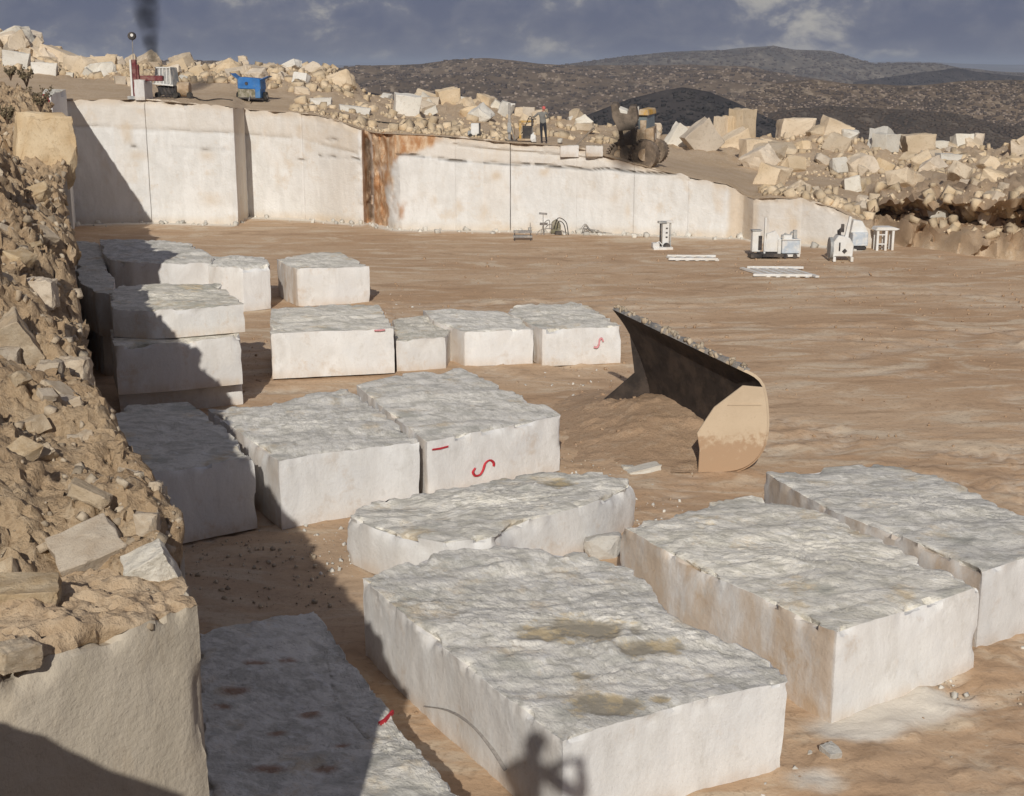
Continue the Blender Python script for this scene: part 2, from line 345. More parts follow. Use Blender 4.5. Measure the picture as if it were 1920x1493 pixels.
def mat_plate():
    m, nt, bs = nodemat('dusty_cream_paint'); co = coord(nt); sx = nt.nodes.new('ShaderNodeSeparateXYZ'); nt.links.new(co, sx.inputs[0])
    c = mixc(nt, ramp_(nt, noise_(nt, co, 1.5, 5, .65), .4, .65), (.58, .46, .325), (.53, .415, .29))
    d = math_(nt, 'ADD', math_(nt, 'MULTIPLY', noise_(nt, co, 4.5, 5, .7), 1.5), math_(nt, 'MULTIPLY', sx.outputs[2], -.85)); c = mixc(nt, ramp_(nt, d, .02, .32), c, (.42, .285, .18))
    c = mixc(nt, math_(nt, 'MULTIPLY', ramp_(nt, noise_(nt, co, 22, 4, .7), .6, .72), .6), c, (.40, .29, .2)); fin(nt, bs, c, .75, .2); return m
M['bucket_out'] = mat_plate(); M['dusty_dark'] = mat_plain('dust_covered_dark_steel', (.10, .08, .062), .85, 0, .35, (.21, .165, .125), 2)
M['mud'] = mat_soil('loose_brown_dirt', (.46, .31, .195), (.52, .36, .235), (.33, .22, .135), (.56, .42, .29))
M['skin'] = mat_plain('skin', (.45, .24, .17), .6, 0, .1)
M['jacket'] = mat_plain('grey_jacket_cloth', (.22, .215, .20), .9, 0, .25)
M['trousers'] = mat_plain('dark_trouser_cloth', (.035, .037, .045), .9, 0, .25)
M['cap'] = mat_plain('pink_red_cap_cloth', (.55, .13, .12), .8, 0, .2)
M['bag'] = mat_plain('white_sack_cloth', (.72, .71, .68), .8, 0, .15)
M['dry_twig'] = mat_plain('dry_twig', (.16, .11, .075), .9, 0, .4)
M['dry_leaf'] = mat_plain('dry_leaf', (.19, .15, .09), .9, 0, .4)
M['timber'] = mat_plain('grey_timber', (.27, .22, .17), .9, 0, .3)
# ------------------------------------------------------------------ camera, sun, sky
cam = bpy.data.cameras.new('camera'); cam.sensor_width = 36; cam.lens = F/1920*36; cam.clip_end = 60000; cam.clip_start = .05
co_ = bpy.data.objects.new('camera', cam); COL.objects.link(co_); co_.location = (0, 0, H); co_.rotation_euler = (math.pi/2-TH, 0, 0); SC.camera = co_
sl = bpy.data.lights.new('sun', 'SUN'); sl.energy = 3.4; sl.angle = math.radians(.53); sl.color = (1, .958, .885)
so = bpy.data.objects.new('sun', sl); COL.objects.link(so); so.rotation_euler = Vector(SUN).to_track_quat('-Z', 'Y').to_euler(); so.location = (0, -30, 40)
SC.view_settings.view_transform = 'Standard'; SC.view_settings.look = 'None'; SC.view_settings.exposure = 0; SC.view_settings.gamma = 1
w = bpy.data.worlds.new('World'); SC.world = w; w.use_nodes = True; nt = w.node_tree; nt.nodes.clear()
sky = N_(nt, 'ShaderNodeTexSky', sky_type='NISHITA', sun_disc=False)
sky.sun_elevation = math.asin(-SUN[2]); sky.sun_rotation = math.pi+math.atan2(SUN[0], SUN[1]); sky.altitude = 1500; sky.dust_density = 1.5
dirn = nt.nodes.new('ShaderNodeTexCoord').outputs['Generated']
bg1 = nt.nodes.new('ShaderNodeBackground'); bg1.inputs[1].default_value = .05; nt.links.new(sky.outputs[0], bg1.inputs[0])
k1 = noise_(nt, dirn, 9, 7, .58, (1, 1, 1.9), .2); k2 = noise_(nt, dirn, 24, 7, .62, (1, 1, 1.5), .3); k3 = noise_(nt, dirn, 2.6, 4, .5, (1, 1, 2.0))
kk = math_(nt, 'ADD', math_(nt, 'MULTIPLY', k1, .56), math_(nt, 'MULTIPLY', k2, .44))
cc = mixc(nt, ramp_(nt, kk, .40, .54), (.105, .117, .190), (.160, .166, .225))
cc = mixc(nt, math_(nt, 'MULTIPLY', ramp_(nt, kk, .495, .60), .95), cc, (.43, .405, .375))
cc = mixc(nt, math_(nt, 'MULTIPLY', ramp_(nt, k3, .45, .65), .25), cc, (.095, .105, .165))
bg2 = nt.nodes.new('ShaderNodeBackground'); bg2.inputs[1].default_value = 1.0; nt.links.new(cc, bg2.inputs[0])
ms = nt.nodes.new('ShaderNodeMixShader'); ms.inputs[0].default_value = .93
nt.links.new(bg1.outputs[0], ms.inputs[1]); nt.links.new(bg2.outputs[0], ms.inputs[2])
wo = nt.nodes.new('ShaderNodeOutputWorld'); nt.links.new(ms.outputs[0], wo.inputs[0])
# ------------------------------------------------------------------ rocks
def hull_rock(seed, npt=18, boxy=.6, sub=0, amp=.05, res=.0):
    r = np.random.default_rng(seed); pts = []
    if boxy > 0:
        for sx in (-1, 1):
            for sy in (-1, 1):
                for sz in (-1, 1):
                    pts.append(np.array([sx, sy, sz])*.5*(1-r.random(3)*(1-boxy)*.9))
    for _ in range(npt):
        d = r.normal(size=3); d /= np.linalg.norm(d)
        pts.append(d*.5*(.92+r.random()*.12) if boxy < .3 else np.clip(d*.62*(.8+r.random()*.25), -.5, .5))
    bm = bmesh.new(); vs = [bm.verts.new(p) for p in pts]
    g = bmesh.ops.convex_hull(bm, input=vs)
    bmesh.ops.delete(bm, geom=[v for v in g['geom_interior'] if isinstance(v, bmesh.types.BMVert)], context='VERTS')
    bmesh.ops.dissolve_limit(bm, angle_limit=math.radians(9), verts=bm.verts, edges=bm.edges)
    bmesh.ops.triangulate(bm, faces=bm.faces)
    if sub:
        bmesh.ops.bevel(bm, geom=list(bm.edges), offset=.014, segments=1, affect='EDGES')
        bmesh.ops.triangulate(bm, faces=bm.faces)
        bmesh.ops.subdivide_edges(bm, edges=bm.edges, cuts=sub, use_grid_fill=True)
        bmesh.ops.triangulate(bm, faces=bm.faces)
        V = np.array([v.co for v in bm.verts]); n = np.array([v.normal for v in bm.verts]); bm.normal_update()
        n = np.array([v.normal for v in bm.verts])
        d = fbm(V*4+seed, seed, 4, .55)*amp-amp*.7*np.maximum(0, fbm(V*9+seed, seed+5, 3))
        for v, dd, nn in zip(bm.verts, d, n): v.co += Vector(nn*dd)
    bm.normal_update(); bm.verts.index_update()
    V = np.array([v.co for v in bm.verts]); Fc = [tuple(v.index for v in f.verts) for f in bm.faces]; bm.free()
    return V, np.array(Fc)
ROCKS = [hull_rock(100+k, 13, b, 3, .06) for k, b in enumerate([.7, .55, .5, .62, .3, .45, .85, .5, .6, .38])]
NEAR = [hull_rock(300+k, 16, b, 6, .075) for k, b in enumerate([.75, .55, .65, .4, .85, .6])]
PEB = [hull_rock(500+k, n_, b, 0) for k, (b, n_) in enumerate([(.8, 2), (.5, 3), (.65, 3), (.45, 2), (.9, 1), (.55, 4)])]
def rock_meshes(src, mat, nm):
    return [raw_mesh(nm, V, Fc, M[mat], True, 22) for V, Fc in src]
RM = {k: rock_meshes(ROCKS, k, k) for k in ('boulder', 'white_rock', 'block', 'near_rock')}
for me in RM['block']:
    ca = me.color_attributes.new('mask', 'FLOAT_COLOR', 'POINT'); buf = np.zeros((len(me.vertices), 4), np.float32); buf[:, 2] = .25; ca.data.foreach_set('color', buf.ravel())
NM = {k: rock_meshes(NEAR, k, k) for k in ('near_rock', 'boulder', 'white_rock')}
def rock(name, me, loc, dims, rot=(0, 0, 0), label=None, cat=None, group=None):
    o = add(name, me, None, loc); o.scale = tuple(dims); o.rotation_euler = tuple(rot); return tag(o, label, cat, group)
def scatter_mesh(name, items, mat, src=PEB):
    """items: (pos, dims, euler, shape index) merged into one mesh"""
    Vs, Fs, Ts, b = [], [], [], 0
    for p, d, e, k in items:
        V, Fc = src[k % len(src)]
        R = np.array(Matrix.Rotation(e[2], 3, 'Z') @ Matrix.Rotation(e[1], 3, 'Y') @ Matrix.Rotation(e[0], 3, 'X'))
        Vs.append((V*np.array(d)) @ R.T+np.array(p)); Ts.append(np.full((len(V), 1), rnd(-.22, .2))); Fs.append(Fc+b); b += len(V)
    return add(name, raw_mesh(name, np.concatenate(Vs), np.concatenate(Fs), mat, attrs={'tint': np.concatenate(Ts)}))
def rnd(a, b): return a+(b-a)*random.random()
def reul(t=.5): return (rnd(-t, t), rnd(-t, t), rnd(0, 6.28))
# ------------------------------------------------------------------ quarry back wall and upper bench
WALL = [(60, 423, 183), (110, 421, 186), (135, 420, 188), (283, 418, 187), (360, 419, 194), (438, 420.5, 199), (447, 421, 202),
        (467, 406.8, 205), (474, 407, 206), (560, 410.5, 212), (600, 413, 216), (640, 416.5, 227), (674, 419, 240),
        (682, 419.5, 243), (688, 417, 244), (694, 417, 246), (700, 420, 248), (714, 424, 250), (735, 429, 251), (752, 431, 252), (790, 431.5, 253),
        (860, 432, 258), (955, 433, 268), (1050, 435, 273), (1110, 437, 284), (1130, 438, 292), (1230, 441, 319), (1300, 444, 335), (1360, 446.5, 346), (1372, 446, 352),
        (1378, 446, 356), (1392, 447, 366), (1400, 449, 370), (1410, 452, 373), (1440, 455, 371), (1500, 458, 374), (1560, 463, 390), (1600, 466, 410), (1640, 466, 440)]
W_ = np.array(WALL, float)
seams = [(285, .5), (572, .18), (957, .75), (1187, .22), (1288, .16), (855, .12), (1080, .1)]
cols = set(np.arange(62, 1640, 3.0))
for s_, _ in seams: cols |= {s_-1.0, s_-.5, s_, s_+.5, s_+1.0}
cols |= set(W_[:, 0]); cols = np.array(sorted(cols))
yb = np.interp(cols, W_[:, 0], W_[:, 1]); yt = np.interp(cols, W_[:, 0], W_[:, 2])
base = np.array([at_z(a, b, 0) for a, b in zip(cols, yb)])
wz = np.array([at_Y(a, b, p[1])[2] for a, b, p in zip(cols, yt, base)])
wz = np.maximum(wz, .25)
def wall_top(px): return np.interp(px, cols, base[:, 0]), np.interp(px, cols, base[:, 1]), np.interp(px, cols, wz)
nv = 56
T = np.linspace(0, 1, nv)[:, None]
Wx = np.repeat(base[None, :, 0], nv, 0); Wy = np.repeat(base[None, :, 1], nv, 0); Wzz = -.25+T*(wz[None, :]+.25)
P = np.stack([Wx, Wy, Wzz], -1).reshape(-1, 3); pxs = np.repeat(cols[None], nv, 0).ravel(); tt = np.repeat(T, len(cols), 1).ravel(); zz = P[:, 2]; ztop = np.repeat(wz[None], nv, 0).ravel()
msk = np.zeros((len(P), 3))
dn = fbm(P*np.array([.6, .6, .6]), 3, 4)*.06+fbm(P*3, 4, 3)*.018
for s_, wd in seams:                       # saw cuts running down the face
    off = np.abs(pxs-(s_+(1-tt)*(6 if s_ < 400 else 2)*0)); k = np.clip(1-off/.8, 0, 1)
    P[:, 1] += k*.14*wd; msk[:, 2] = np.maximum(msk[:, 2], k*wd*(.45+.55*sstep(-.3, .2, fbm(P*1.3, 21, 3))))
def ypx_at(py): return np.array([at_Y(a, py_, p[1])[2] for a, py_, p in zip(cols, py, base)])
# bedding planes: thin recessed lines across the faces
def bedding(pts, x0, x1, depth, dark, seed, wdt=.05):
    xs, ys = zip(*pts); zl = ypx_at(np.interp(cols, xs, ys)); zl = np.repeat(zl[None], nv, 0).ravel()+fbm(np.stack([P[:, 0]*.8, P[:, 1]*0, P[:, 0]*0], 1), seed, 4)*.10
    inside = (pxs > x0) & (pxs < x1); k = np.exp(-((zz-zl)/wdt)**2)*inside*(.25+.75*(fbm(P*np.array([.7, .7, .1]), seed+3, 3) > -.15))
    P[:, 1] += k*depth; msk[:, 2] = np.maximum(msk[:, 2], k*dark); return zl, inside
zl, ins = bedding([(740, 288), (860, 303), (957, 308), (1100, 316), (1230, 325)], 745, 1290, .15, .75, 31)
up = ins & (zz > zl)                       # the layer above the bedding plane is beige and a little set back
msk[:, 0] = np.maximum(msk[:, 0], up*.42); P[:, 1] += up*.10
zl2, ins2 = bedding([(135, 236), (285, 242), (440, 250), (560, 258), (676, 290)], 150, 676, .06, .18, 37, .08)
msk[:, 0] = np.maximum(msk[:, 0], (ins2 & (zz > zl2))*.38)
bedding([(285, 275), (440, 280)], 330, 446, .08, .5, 39); bedding([(475, 285), (676, 300)], 600, 680, .12, .6, 41)
bedding([(800, 268), (1130, 300)], 760, 1120, .12, .12, 43, .07)
msk[:, 0] += sstep(.55, .0, zz)*.75+sstep(.45, 0, ztop-zz)*.6
msk[:, 0] += sstep(520, 660, pxs)*sstep(690, 660, pxs)*.35+sstep(.35, .75, fbm(P*np.array([.8, .8, .45]), 51, 4))*.7
msk[:, 0] += sstep(1395, 1412, pxs)*.35+sstep(1358, 1378, pxs)*sstep(1425, 1404, pxs)*1.8
for a_, b_, w_, h_, d_ in [(262, 275, 5, 1.6, .7), (392, 283, 11, 1.8, .6), (270, 292, 16, 9, -.5), (395, 292, 14, 10, -.5), (395, 375, 18, 12, -.4), (627, 262, 10, 2, .5), (570, 300, 7, 1.5, .4), (1030, 312, 9, 2, .6), (860, 385, 5, 10, -.5), (815, 375, 4, 8, -.5), (930, 330, 9, 8, -.6), (1020, 325, 10, 7, -.5), (905, 400, 8, 18, -.4), (1175, 395, 5, 14, -.4)]:
    zc_ = np.interp(a_, cols, ypx_at(np.full(len(cols), b_))); e_ = np.exp(-((pxs-a_+fbm(P*2, 66, 3)*4)/w_)**2-((zz-zc_)/(h_*.028))**2)
    if d_ > 0: msk[:, 2] = np.maximum(msk[:, 2], e_*d_); P[:, 1] += e_*.15
    else: msk[:, 0] = np.maximum(msk[:, 0], -e_*d_*1.6)
org = (sstep(696, 704, pxs)*sstep(790, 700, pxs-70*sstep(.6, 1, tt)+22*sstep(.2, .5, tt)*sstep(.95, .6, tt)+fbm(P*np.array([1.1, .9, .7]), 63, 5)*55))*(1.15-.3*sstep(.3, .9, tt))+np.exp(-((pxs-770)/55)**2-((ztop-zz)/.6)**2)*.95+np.exp(-((pxs-775)/28)**2-((zz-1.6)/1.1)**2)*.32+np.exp(-((pxs-668)/12)**2)*.25
msk[:, 1] = org*(pxs > 655)*(pxs < 900)
crack = np.exp(-((pxs-691-(tt-.5)*-10-fbm(np.stack([zz*1.2, zz*0, zz*0], 1), 61, 4)*9)/5.0)**2)*sstep(.02, .1, tt)*sstep(.99, .86, tt)
P[:, 1] += crack*.6; msk[:, 2] = np.maximum(msk[:, 2], crack*.6); msk[:, 1] = np.maximum(msk[:, 1], np.exp(-((pxs-690)/11)**2)*.8)
rec = (pxs > 447.5) & (pxs < 467); msk[:, 0] += rec*.6
for a_, b_, t0_, t1_, v_ in [(225, 262, .35, .8, .35), (318, 360, .3, .62, -.0), (385, 440, .0, .3, .3), (500, 570, .5, 1, .2), (905, 955, .0, .95, .25), (1060, 1120, .45, .8, .2), (1120, 1185, .0, .85, .12), (1290, 1330, .1, .9, .15), (1440, 1500, .1, .6, .25)]:
    msk[:, 0] += v_*(pxs > a_)*(pxs < b_)*(tt > t0_)*(tt < t1_)*(.5+fbm(P*.9, 77, 3))
cv = np.exp(-((pxs-712)/20)**2)*(pxs > 696)*sstep(1, .8, tt*.9); P[:, 1] += cv*(.55+.5*fbm(P*np.array([1.5, 1, .8]), 64, 4))+np.exp(-((pxs-712)/30)**2)*fbm(P*2.4, 65, 4)*.35
P[:, 1] += dn; P[:, 1] += np.exp(-((pxs-1385)/9)**2)*.1
P[:, 2] += (tt > .985)*fbm(P*1.7, 9, 4)*.14
chip = sstep(.35, 0, ztop-zz)*np.maximum(0, fbm(P*1.1, 71, 4)); P[:, 1] += chip*.8
wall_me = raw_mesh('quarry_wall', P, grid_faces(nv, len(cols))[:, ::-1], M['wall'], True, 40, {'mask': np.clip(msk, 0, 1)})
tag(add('quarry_wall', wall_me), 'pale sawn rock face across the back of the pit', None, None, 'structure')
# upper terrain: rows of (px -> image height at distance Y)
def row(pts, Y):
    pts = np.array(pts, float); Yv = np.full(len(PXC), Y, float) if np.isscalar(Y) else np.asarray(Y)
    yy = np.interp(PXC, pts[:, 0], pts[:, 1]); return np.array([at_Y(a, b, c) for a, b, c in zip(PXC, yy, Yv)])
PXC = np.concatenate([np.arange(-260, 62, 12.0), cols[::2], np.arange(1643, 2300, 6.0)])
FOOT = np.array([(1640, 452), (1700, 464), (1760, 472), (1800, 478), (1920, 492), (2100, 515), (2300, 540)], float)
def foot(px): return at_z(px, np.interp(px, FOOT[:, 0], FOOT[:, 1]), 0)
edge0 = []
for p in PXC:
    if p < 62: x, y, z = wall_top(62); q = at_Y(p, 183, y); edge0.append((q[0], y, z))
    elif p <= 1640: x, y, z = wall_top(p); edge0.append((x, y+.02, z-.01))
    else: q = foot(p); edge0.append((q[0], q[1], -.2))
edge0 = np.array(edge0)
rt = sstep(1600, 1665, PXC)[:, None]       # 1 where the right bank replaces the sawn wall
def shift(dY, dz): q = edge0.copy(); q[:, 1] += dY; q[:, 0] *= (edge0[:, 1]+dY)/edge0[:, 1]; q[:, 2] += dz; return q
r1 = row([(-260, 150), (0, 150), (100, 152), (285, 166), (440, 174), (600, 192), (700, 208), (860, 240), (955, 247), (1050, 254), (1150, 268), (1230, 292), (1300, 306), (1400, 322), (1460, 328), (1600, 330), (1700, 330), (1800, 325), (1920, 322), (2300, 318)], 84)
r2 = row([(-260, 20), (-60, 60), (0, 78), (50, 96), (100, 114), (130, 122), (200, 128), (285, 130), (440, 127), (560, 131), (625, 131), (660, 155), (690, 180), (760, 200), (830, 196), (900, 196), (945, 214), (1000, 226), (1050, 226), (1150, 244), (1230, 256), (1300, 258), (1400, 262), (1500, 256), (1600, 258), (1680, 286), (1750, 288), (1830, 282), (1920, 272), (2300, 260)], 100)
r3 = r2.copy(); r3[:, 1] = 118; r3[:, 0] *= 1.18; r3[:, 2] -= 3.5
r4 = r2.copy(); r4[:, 1] = 190; r4[:, 0] *= 1.9; r4[:, 2] = -22
r0b = shift(.5, .05)*(1-rt)+row([(0, 430), (1640, 420), (1700, 432), (1800, 440), (1920, 452), (2300, 480)], edge0[:, 1]+.9)*rt
r0c = shift(1.2, .04)*(1-rt)+row([(0, 400), (1640, 398), (1700, 408), (1760, 412), (1800, 420), (1920, 426), (2300, 455)], edge0[:, 1]+3.4)*rt
r0d = shift(2.0, .06)*(1-rt)+row([(0, 385), (1640, 388), (1700, 392), (1800, 388), (1920, 384), (2300, 400)], edge0[:, 1]+1.4)*rt
r0e = shift(4.0, .1)*(1-rt)+row([(0, 360), (1640, 366), (1700, 368), (1800, 360), (1920, 350), (2300, 360)], edge0[:, 1]+5)*rt
r0e[:, 2] = np.where(rt[:, 0] > .5, r0e[:, 2], edge0[:, 2]*.75+r1[:, 2]*.25)
rows = [edge0, r0b, r0c, r0d, r0e, r1, r2, r3, r4]; segs = [5, 8, 8, 8, 14, 16, 8, 8]
G = []
for a, b, n in zip(rows[:-1], rows[1:], segs):
    for k in range(n): G.append(a+(b-a)*k/n)
G.append(rows[-1]); G = np.array(G); nr, nc = G.shape[:2]
tpar = np.concatenate([k+np.arange(n)/n for k, n in enumerate(segs)]+[[8]])
TP = np.repeat(tpar[:, None], nc, 1).ravel(); V = G.reshape(-1, 3).copy(); pxx = np.repeat(PXC[None], nr, 0).ravel()
right = sstep(1600, 1665, pxx)
amp = sstep(.2, 1.5, TP)*.05+sstep(4.9, 5.6, TP)*.42+right*sstep(.1, .8, TP)*.38
nz = fbm(V*.55, 81, 5, .55); ny = fbm(V*.6+9, 82, 5, .55)
V[:, 2] += amp*nz+amp*.35*fbm(V*2.2, 84, 3)+np.minimum(amp, .4)*(clods(V, .9, 85)*.7+clods(V, .35, 86)*.9)
lowr = right*sstep(.05, .5, TP)*sstep(5, 3.8, TP); V[:, 1] += lowr*(ny*1.7+clods(V, 1.3, 87)*.9-clods(V, .6, 88)*.9); V[:, 2] += lowr*(fbm(V*1.2, 89, 4)*.35+clods(V, .8, 90)*.35)
bench = raw_mesh('upper_bench', V, grid_faces(nr, nc), M['bench_soil'], True, 50, {'mask': np.clip(np.column_stack([lowr*(.6+.8*fbm(V*.7, 101, 4)), lowr*0, lowr*0]), 0, 1)})
tag(add('upper_bench', bench), 'brown dirt bench and rubble bank behind the sawn face', None, None, 'structure')
Vg = V.reshape(nr, nc, 3)
def bench_pt(px, t):
    j = np.clip(np.searchsorted(PXC, px), 1, nc-1); i = np.clip(np.searchsorted(tpar, t), 1, nr-1)
    a = (px-PXC[j-1])/(PXC[j]-PXC[j-1]); b = (t-tpar[i-1])/(tpar[i]-tpar[i-1])
    return (Vg[i-1, j-1]*(1-a)+Vg[i-1, j]*a)*(1-b)+(Vg[i, j-1]*(1-a)+Vg[i, j]*a)*b
# ------------------------------------------------------------------ pit floor
Yr = [3.0]
while Yr[-1] < 80: Yr.append(Yr[-1]+max(.075, Yr[-1]*.0042))
Yr = np.array(Yr); U = np.linspace(-.62, .80, 330)
FX = U[None]*(Yr[:, None]+6); FY = np.repeat(Yr[:, None], len(U), 1)
V = np.stack([FX, FY, 0*FX], -1).reshape(-1, 3)
rl = math.radians(9); A_ = V[:, 0]*math.cos(rl)+V[:, 1]*math.sin(rl); B_ = -V[:, 0]*math.sin(rl)+V[:, 1]*math.cos(rl)
st = fbm(np.stack([A_*.16, B_*.95, 0*A_], 1), 91, 5, .55); st2 = fbm(np.stack([A_*.3, B_*2.4, 0*A_], 1), 92, 4)
cl = np.maximum(0, fbm(V*2.6, 93, 5, .65)); far = sstep(14, 40, V[:, 1])
V[:, 2] = st*.012+st2*.010+cl*.07*(1-.5*far)+fbm(V*1.3, 96, 4)*.012+(clods(V, .5, 97)*.10+clods(V, .22, 98)*.16)*sstep(.05, .35, fbm(V*.35, 99, 3)+.1)*(1-.5*far)+fbm(V*.25, 94, 3)*.05
msk = np.zeros((len(V), 3))
def blob(px, py, rx, ry, z=0): q = at_z(px, py, z); return np.exp(-((V[:, 0]-q[0])/rx)**2-((V[:, 1]-q[1])/ry)**2)
msk[:, 0] = blob(1680, 1325, 1.1, .55)*1.3+blob(1600, 1375, .7, .4)+blob(1530, 1470, .5, .4)*.8+blob(1230, 800, .9, .9)*.3
wy = np.interp(V[:, 0], base[:, 0], base[:, 1]); msk[:, 0] += sstep(5, 0, wy-V[:, 1])*.55*(V[:, 0] < 16)+sstep(1.2, 0, wy-V[:, 1])*.5*(V[:, 0] < 16)
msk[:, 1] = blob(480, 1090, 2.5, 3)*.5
wob = fbm(V*.12, 95, 3)*1.4
for cx_, cy_, r_, a0, a1 in [(8, 8, 34, 0, 3.2), (10, 4, 44, 0, 3.2), (30, 20, 26, 1.5, 4.6), (26, 70, 40, 3, 6), (40, 30, 24, 2, 4.4), (-6, 95, 62, 3.5, 6.2), (22, -10, 44, 0, 3), (14, 0, 52, 0, 3.1), (34, 58, 18, 2.4, 5.5), (30, 2, 27, 0, 6), (18, 44, 19, 0, 6), (44, 18, 36, 0, 6)]:
    rad = np.hypot(V[:, 0]-cx_, V[:, 1]-cy_)+wob
    for dr in (-1.1, 1.1):
        lug = .55+.45*np.sign(np.sin(np.arctan2(V[:, 1]-cy_, V[:, 0]-cx_)*r_/.42*6.28+(rad-r_-dr)*9*np.sign(rad-r_-dr)))*sstep(42, 30, V[:, 1]); k = lug*np.exp(-((rad-r_-dr)/.30)**2)*(V[:, 0] > -8)*sstep(-.25, .15, fbm(V*.3, 100, 3)); msk[:, 2] = np.maximum(msk[:, 2], k); V[:, 2] -= k*.05
        V[:, 2] += (np.exp(-((rad-r_-dr-.5)/.16)**2)+np.exp(-((rad-r_-dr+.5)/.16)**2))*.022*(V[:, 0] > -8)*(1+2*cl)*sstep(-.25, .15, fbm(V*.3, 100, 3))
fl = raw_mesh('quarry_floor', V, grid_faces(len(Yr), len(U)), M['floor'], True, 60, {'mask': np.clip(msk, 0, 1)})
tag(add('quarry_floor', fl), 'trampled brown dirt floor of the pit', None, None, 'structure')
# ------------------------------------------------------------------ hills and valley
def hill(name, crest, Yc, mat, label, footz=-60, depth=None, rough=1.0, seed=0, Yf=None):
    px = np.arange(crest[0][0], crest[-1][0]+1, 6.0); yy = np.interp(px, *zip(*crest)); C = np.array([at_Y(a, b, Yc) for a, b in zip(px, yy)])
    Yf = Yf or Yc*.55; nr = 46; t = np.linspace(0, 1, nr)[:, None]
    X = C[None, :, 0]*((Yf+(Yc-Yf)*t)/Yc); Yv = Yf+(Yc-Yf)*t+0*X; Z = footz+(C[None, :, 2]-footz)*(t**.8)
    Pk = np.stack([X, Yv, Z], -1); back = Pk[-1].copy(); back[:, 1] *= 1.25; back[:, 0] *= 1.25; back[:, 2] = footz
    Pk = np.concatenate([Pk, back[None]], 0); Vv = Pk.reshape(-1, 3); tv = np.repeat(np.append(t[:, 0], 1), len(px))
    sc = 6/Yc; n = fbm(Vv*np.array([sc*1.4, sc*1.4, 0]), seed, 5, .55)
    Vv[:, 2] += n*rough*Yc*.018*sstep(0, .25, tv)*(1-.75*sstep(.8, 1, tv))
    return tag(add(name, raw_mesh(name, Vv, grid_faces(nr+1, len(px)), M[mat], True)), label, None, None, 'structure')
hill('hill', [(-300, 122), (300, 119), (420, 121), (640, 124), (700, 121), (790, 119), (850, 110), (900, 108), (960, 113), (1010, 120), (1100, 124), (1200, 123), (1300, 119), (1400, 122), (1500, 142), (1600, 160), (2300, 190)], 1500, 'hill', 'brown scrub covered hills beyond the quarry', -75, seed=5, Yf=520)
hill('hill', [(1000, 128), (1160, 108), (1250, 101), (1350, 98), (1400, 93), (1450, 88), (1490, 95), (1560, 97), (1600, 107), (1640, 119), (1700, 116), (1750, 118), (1800, 126), (1860, 131), (2300, 138)], 2600, 'hill_far', 'long grey brown far hill with a flat summit', -75, seed=8, Yf=1500, rough=.6)
hill('hill', [(-400, 124), (1000, 122), (1600, 119), (1720, 115), (1800, 119), (1900, 121), (2300, 118)], 9000, 'hill_far', 'thin blue ridge on the far horizon', -75, seed=12, Yf=6000, rough=.25)
hill('hill', [(960, 262), (1060, 232), (1120, 208), (1180, 186), (1240, 170), (1280, 163), (1330, 172), (1380, 192), (1420, 212), (1470, 235)], 430, 'hill_dark', 'hill standing alone behind the loader with cloud shade in its colour', -42, seed=15, Yf=300, rough=.5)
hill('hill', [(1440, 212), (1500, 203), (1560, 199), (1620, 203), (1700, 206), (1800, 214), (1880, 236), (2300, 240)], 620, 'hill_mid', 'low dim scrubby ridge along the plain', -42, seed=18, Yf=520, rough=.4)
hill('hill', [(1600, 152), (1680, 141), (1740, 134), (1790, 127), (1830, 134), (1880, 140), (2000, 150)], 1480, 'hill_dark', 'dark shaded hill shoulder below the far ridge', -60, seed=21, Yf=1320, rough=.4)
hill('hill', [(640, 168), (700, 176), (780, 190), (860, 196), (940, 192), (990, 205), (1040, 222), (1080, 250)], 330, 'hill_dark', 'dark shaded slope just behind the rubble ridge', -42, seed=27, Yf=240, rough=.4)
hill('hill', [(1400, 172), (1450, 158), (1520, 150), (1600, 158), (1680, 160), (1740, 158), (1820, 150), (1900, 152), (2300, 160)], 900, 'hill', 'pale speckled limestone hill on the right', -60, seed=24, Yf=620, rough=.7)
ang = np.linspace(0, 2*np.pi, 97)[:-1]; rr = np.array([0, 2, 150, 400, 900, 2000, 5000, 12000, 30000])
Vv = np.array([(r*math.cos(a), r*math.sin(a), -24 if r < 200 else -42-(r > 800)*25) for r in rr[1:] for a in ang])
tag(add('valley_ground', raw_mesh('valley_ground', Vv, grid_faces(len(rr)-1, len(ang), True), M['plain'], True)), 'brown plain reaching to the horizon', None, None, 'structure')
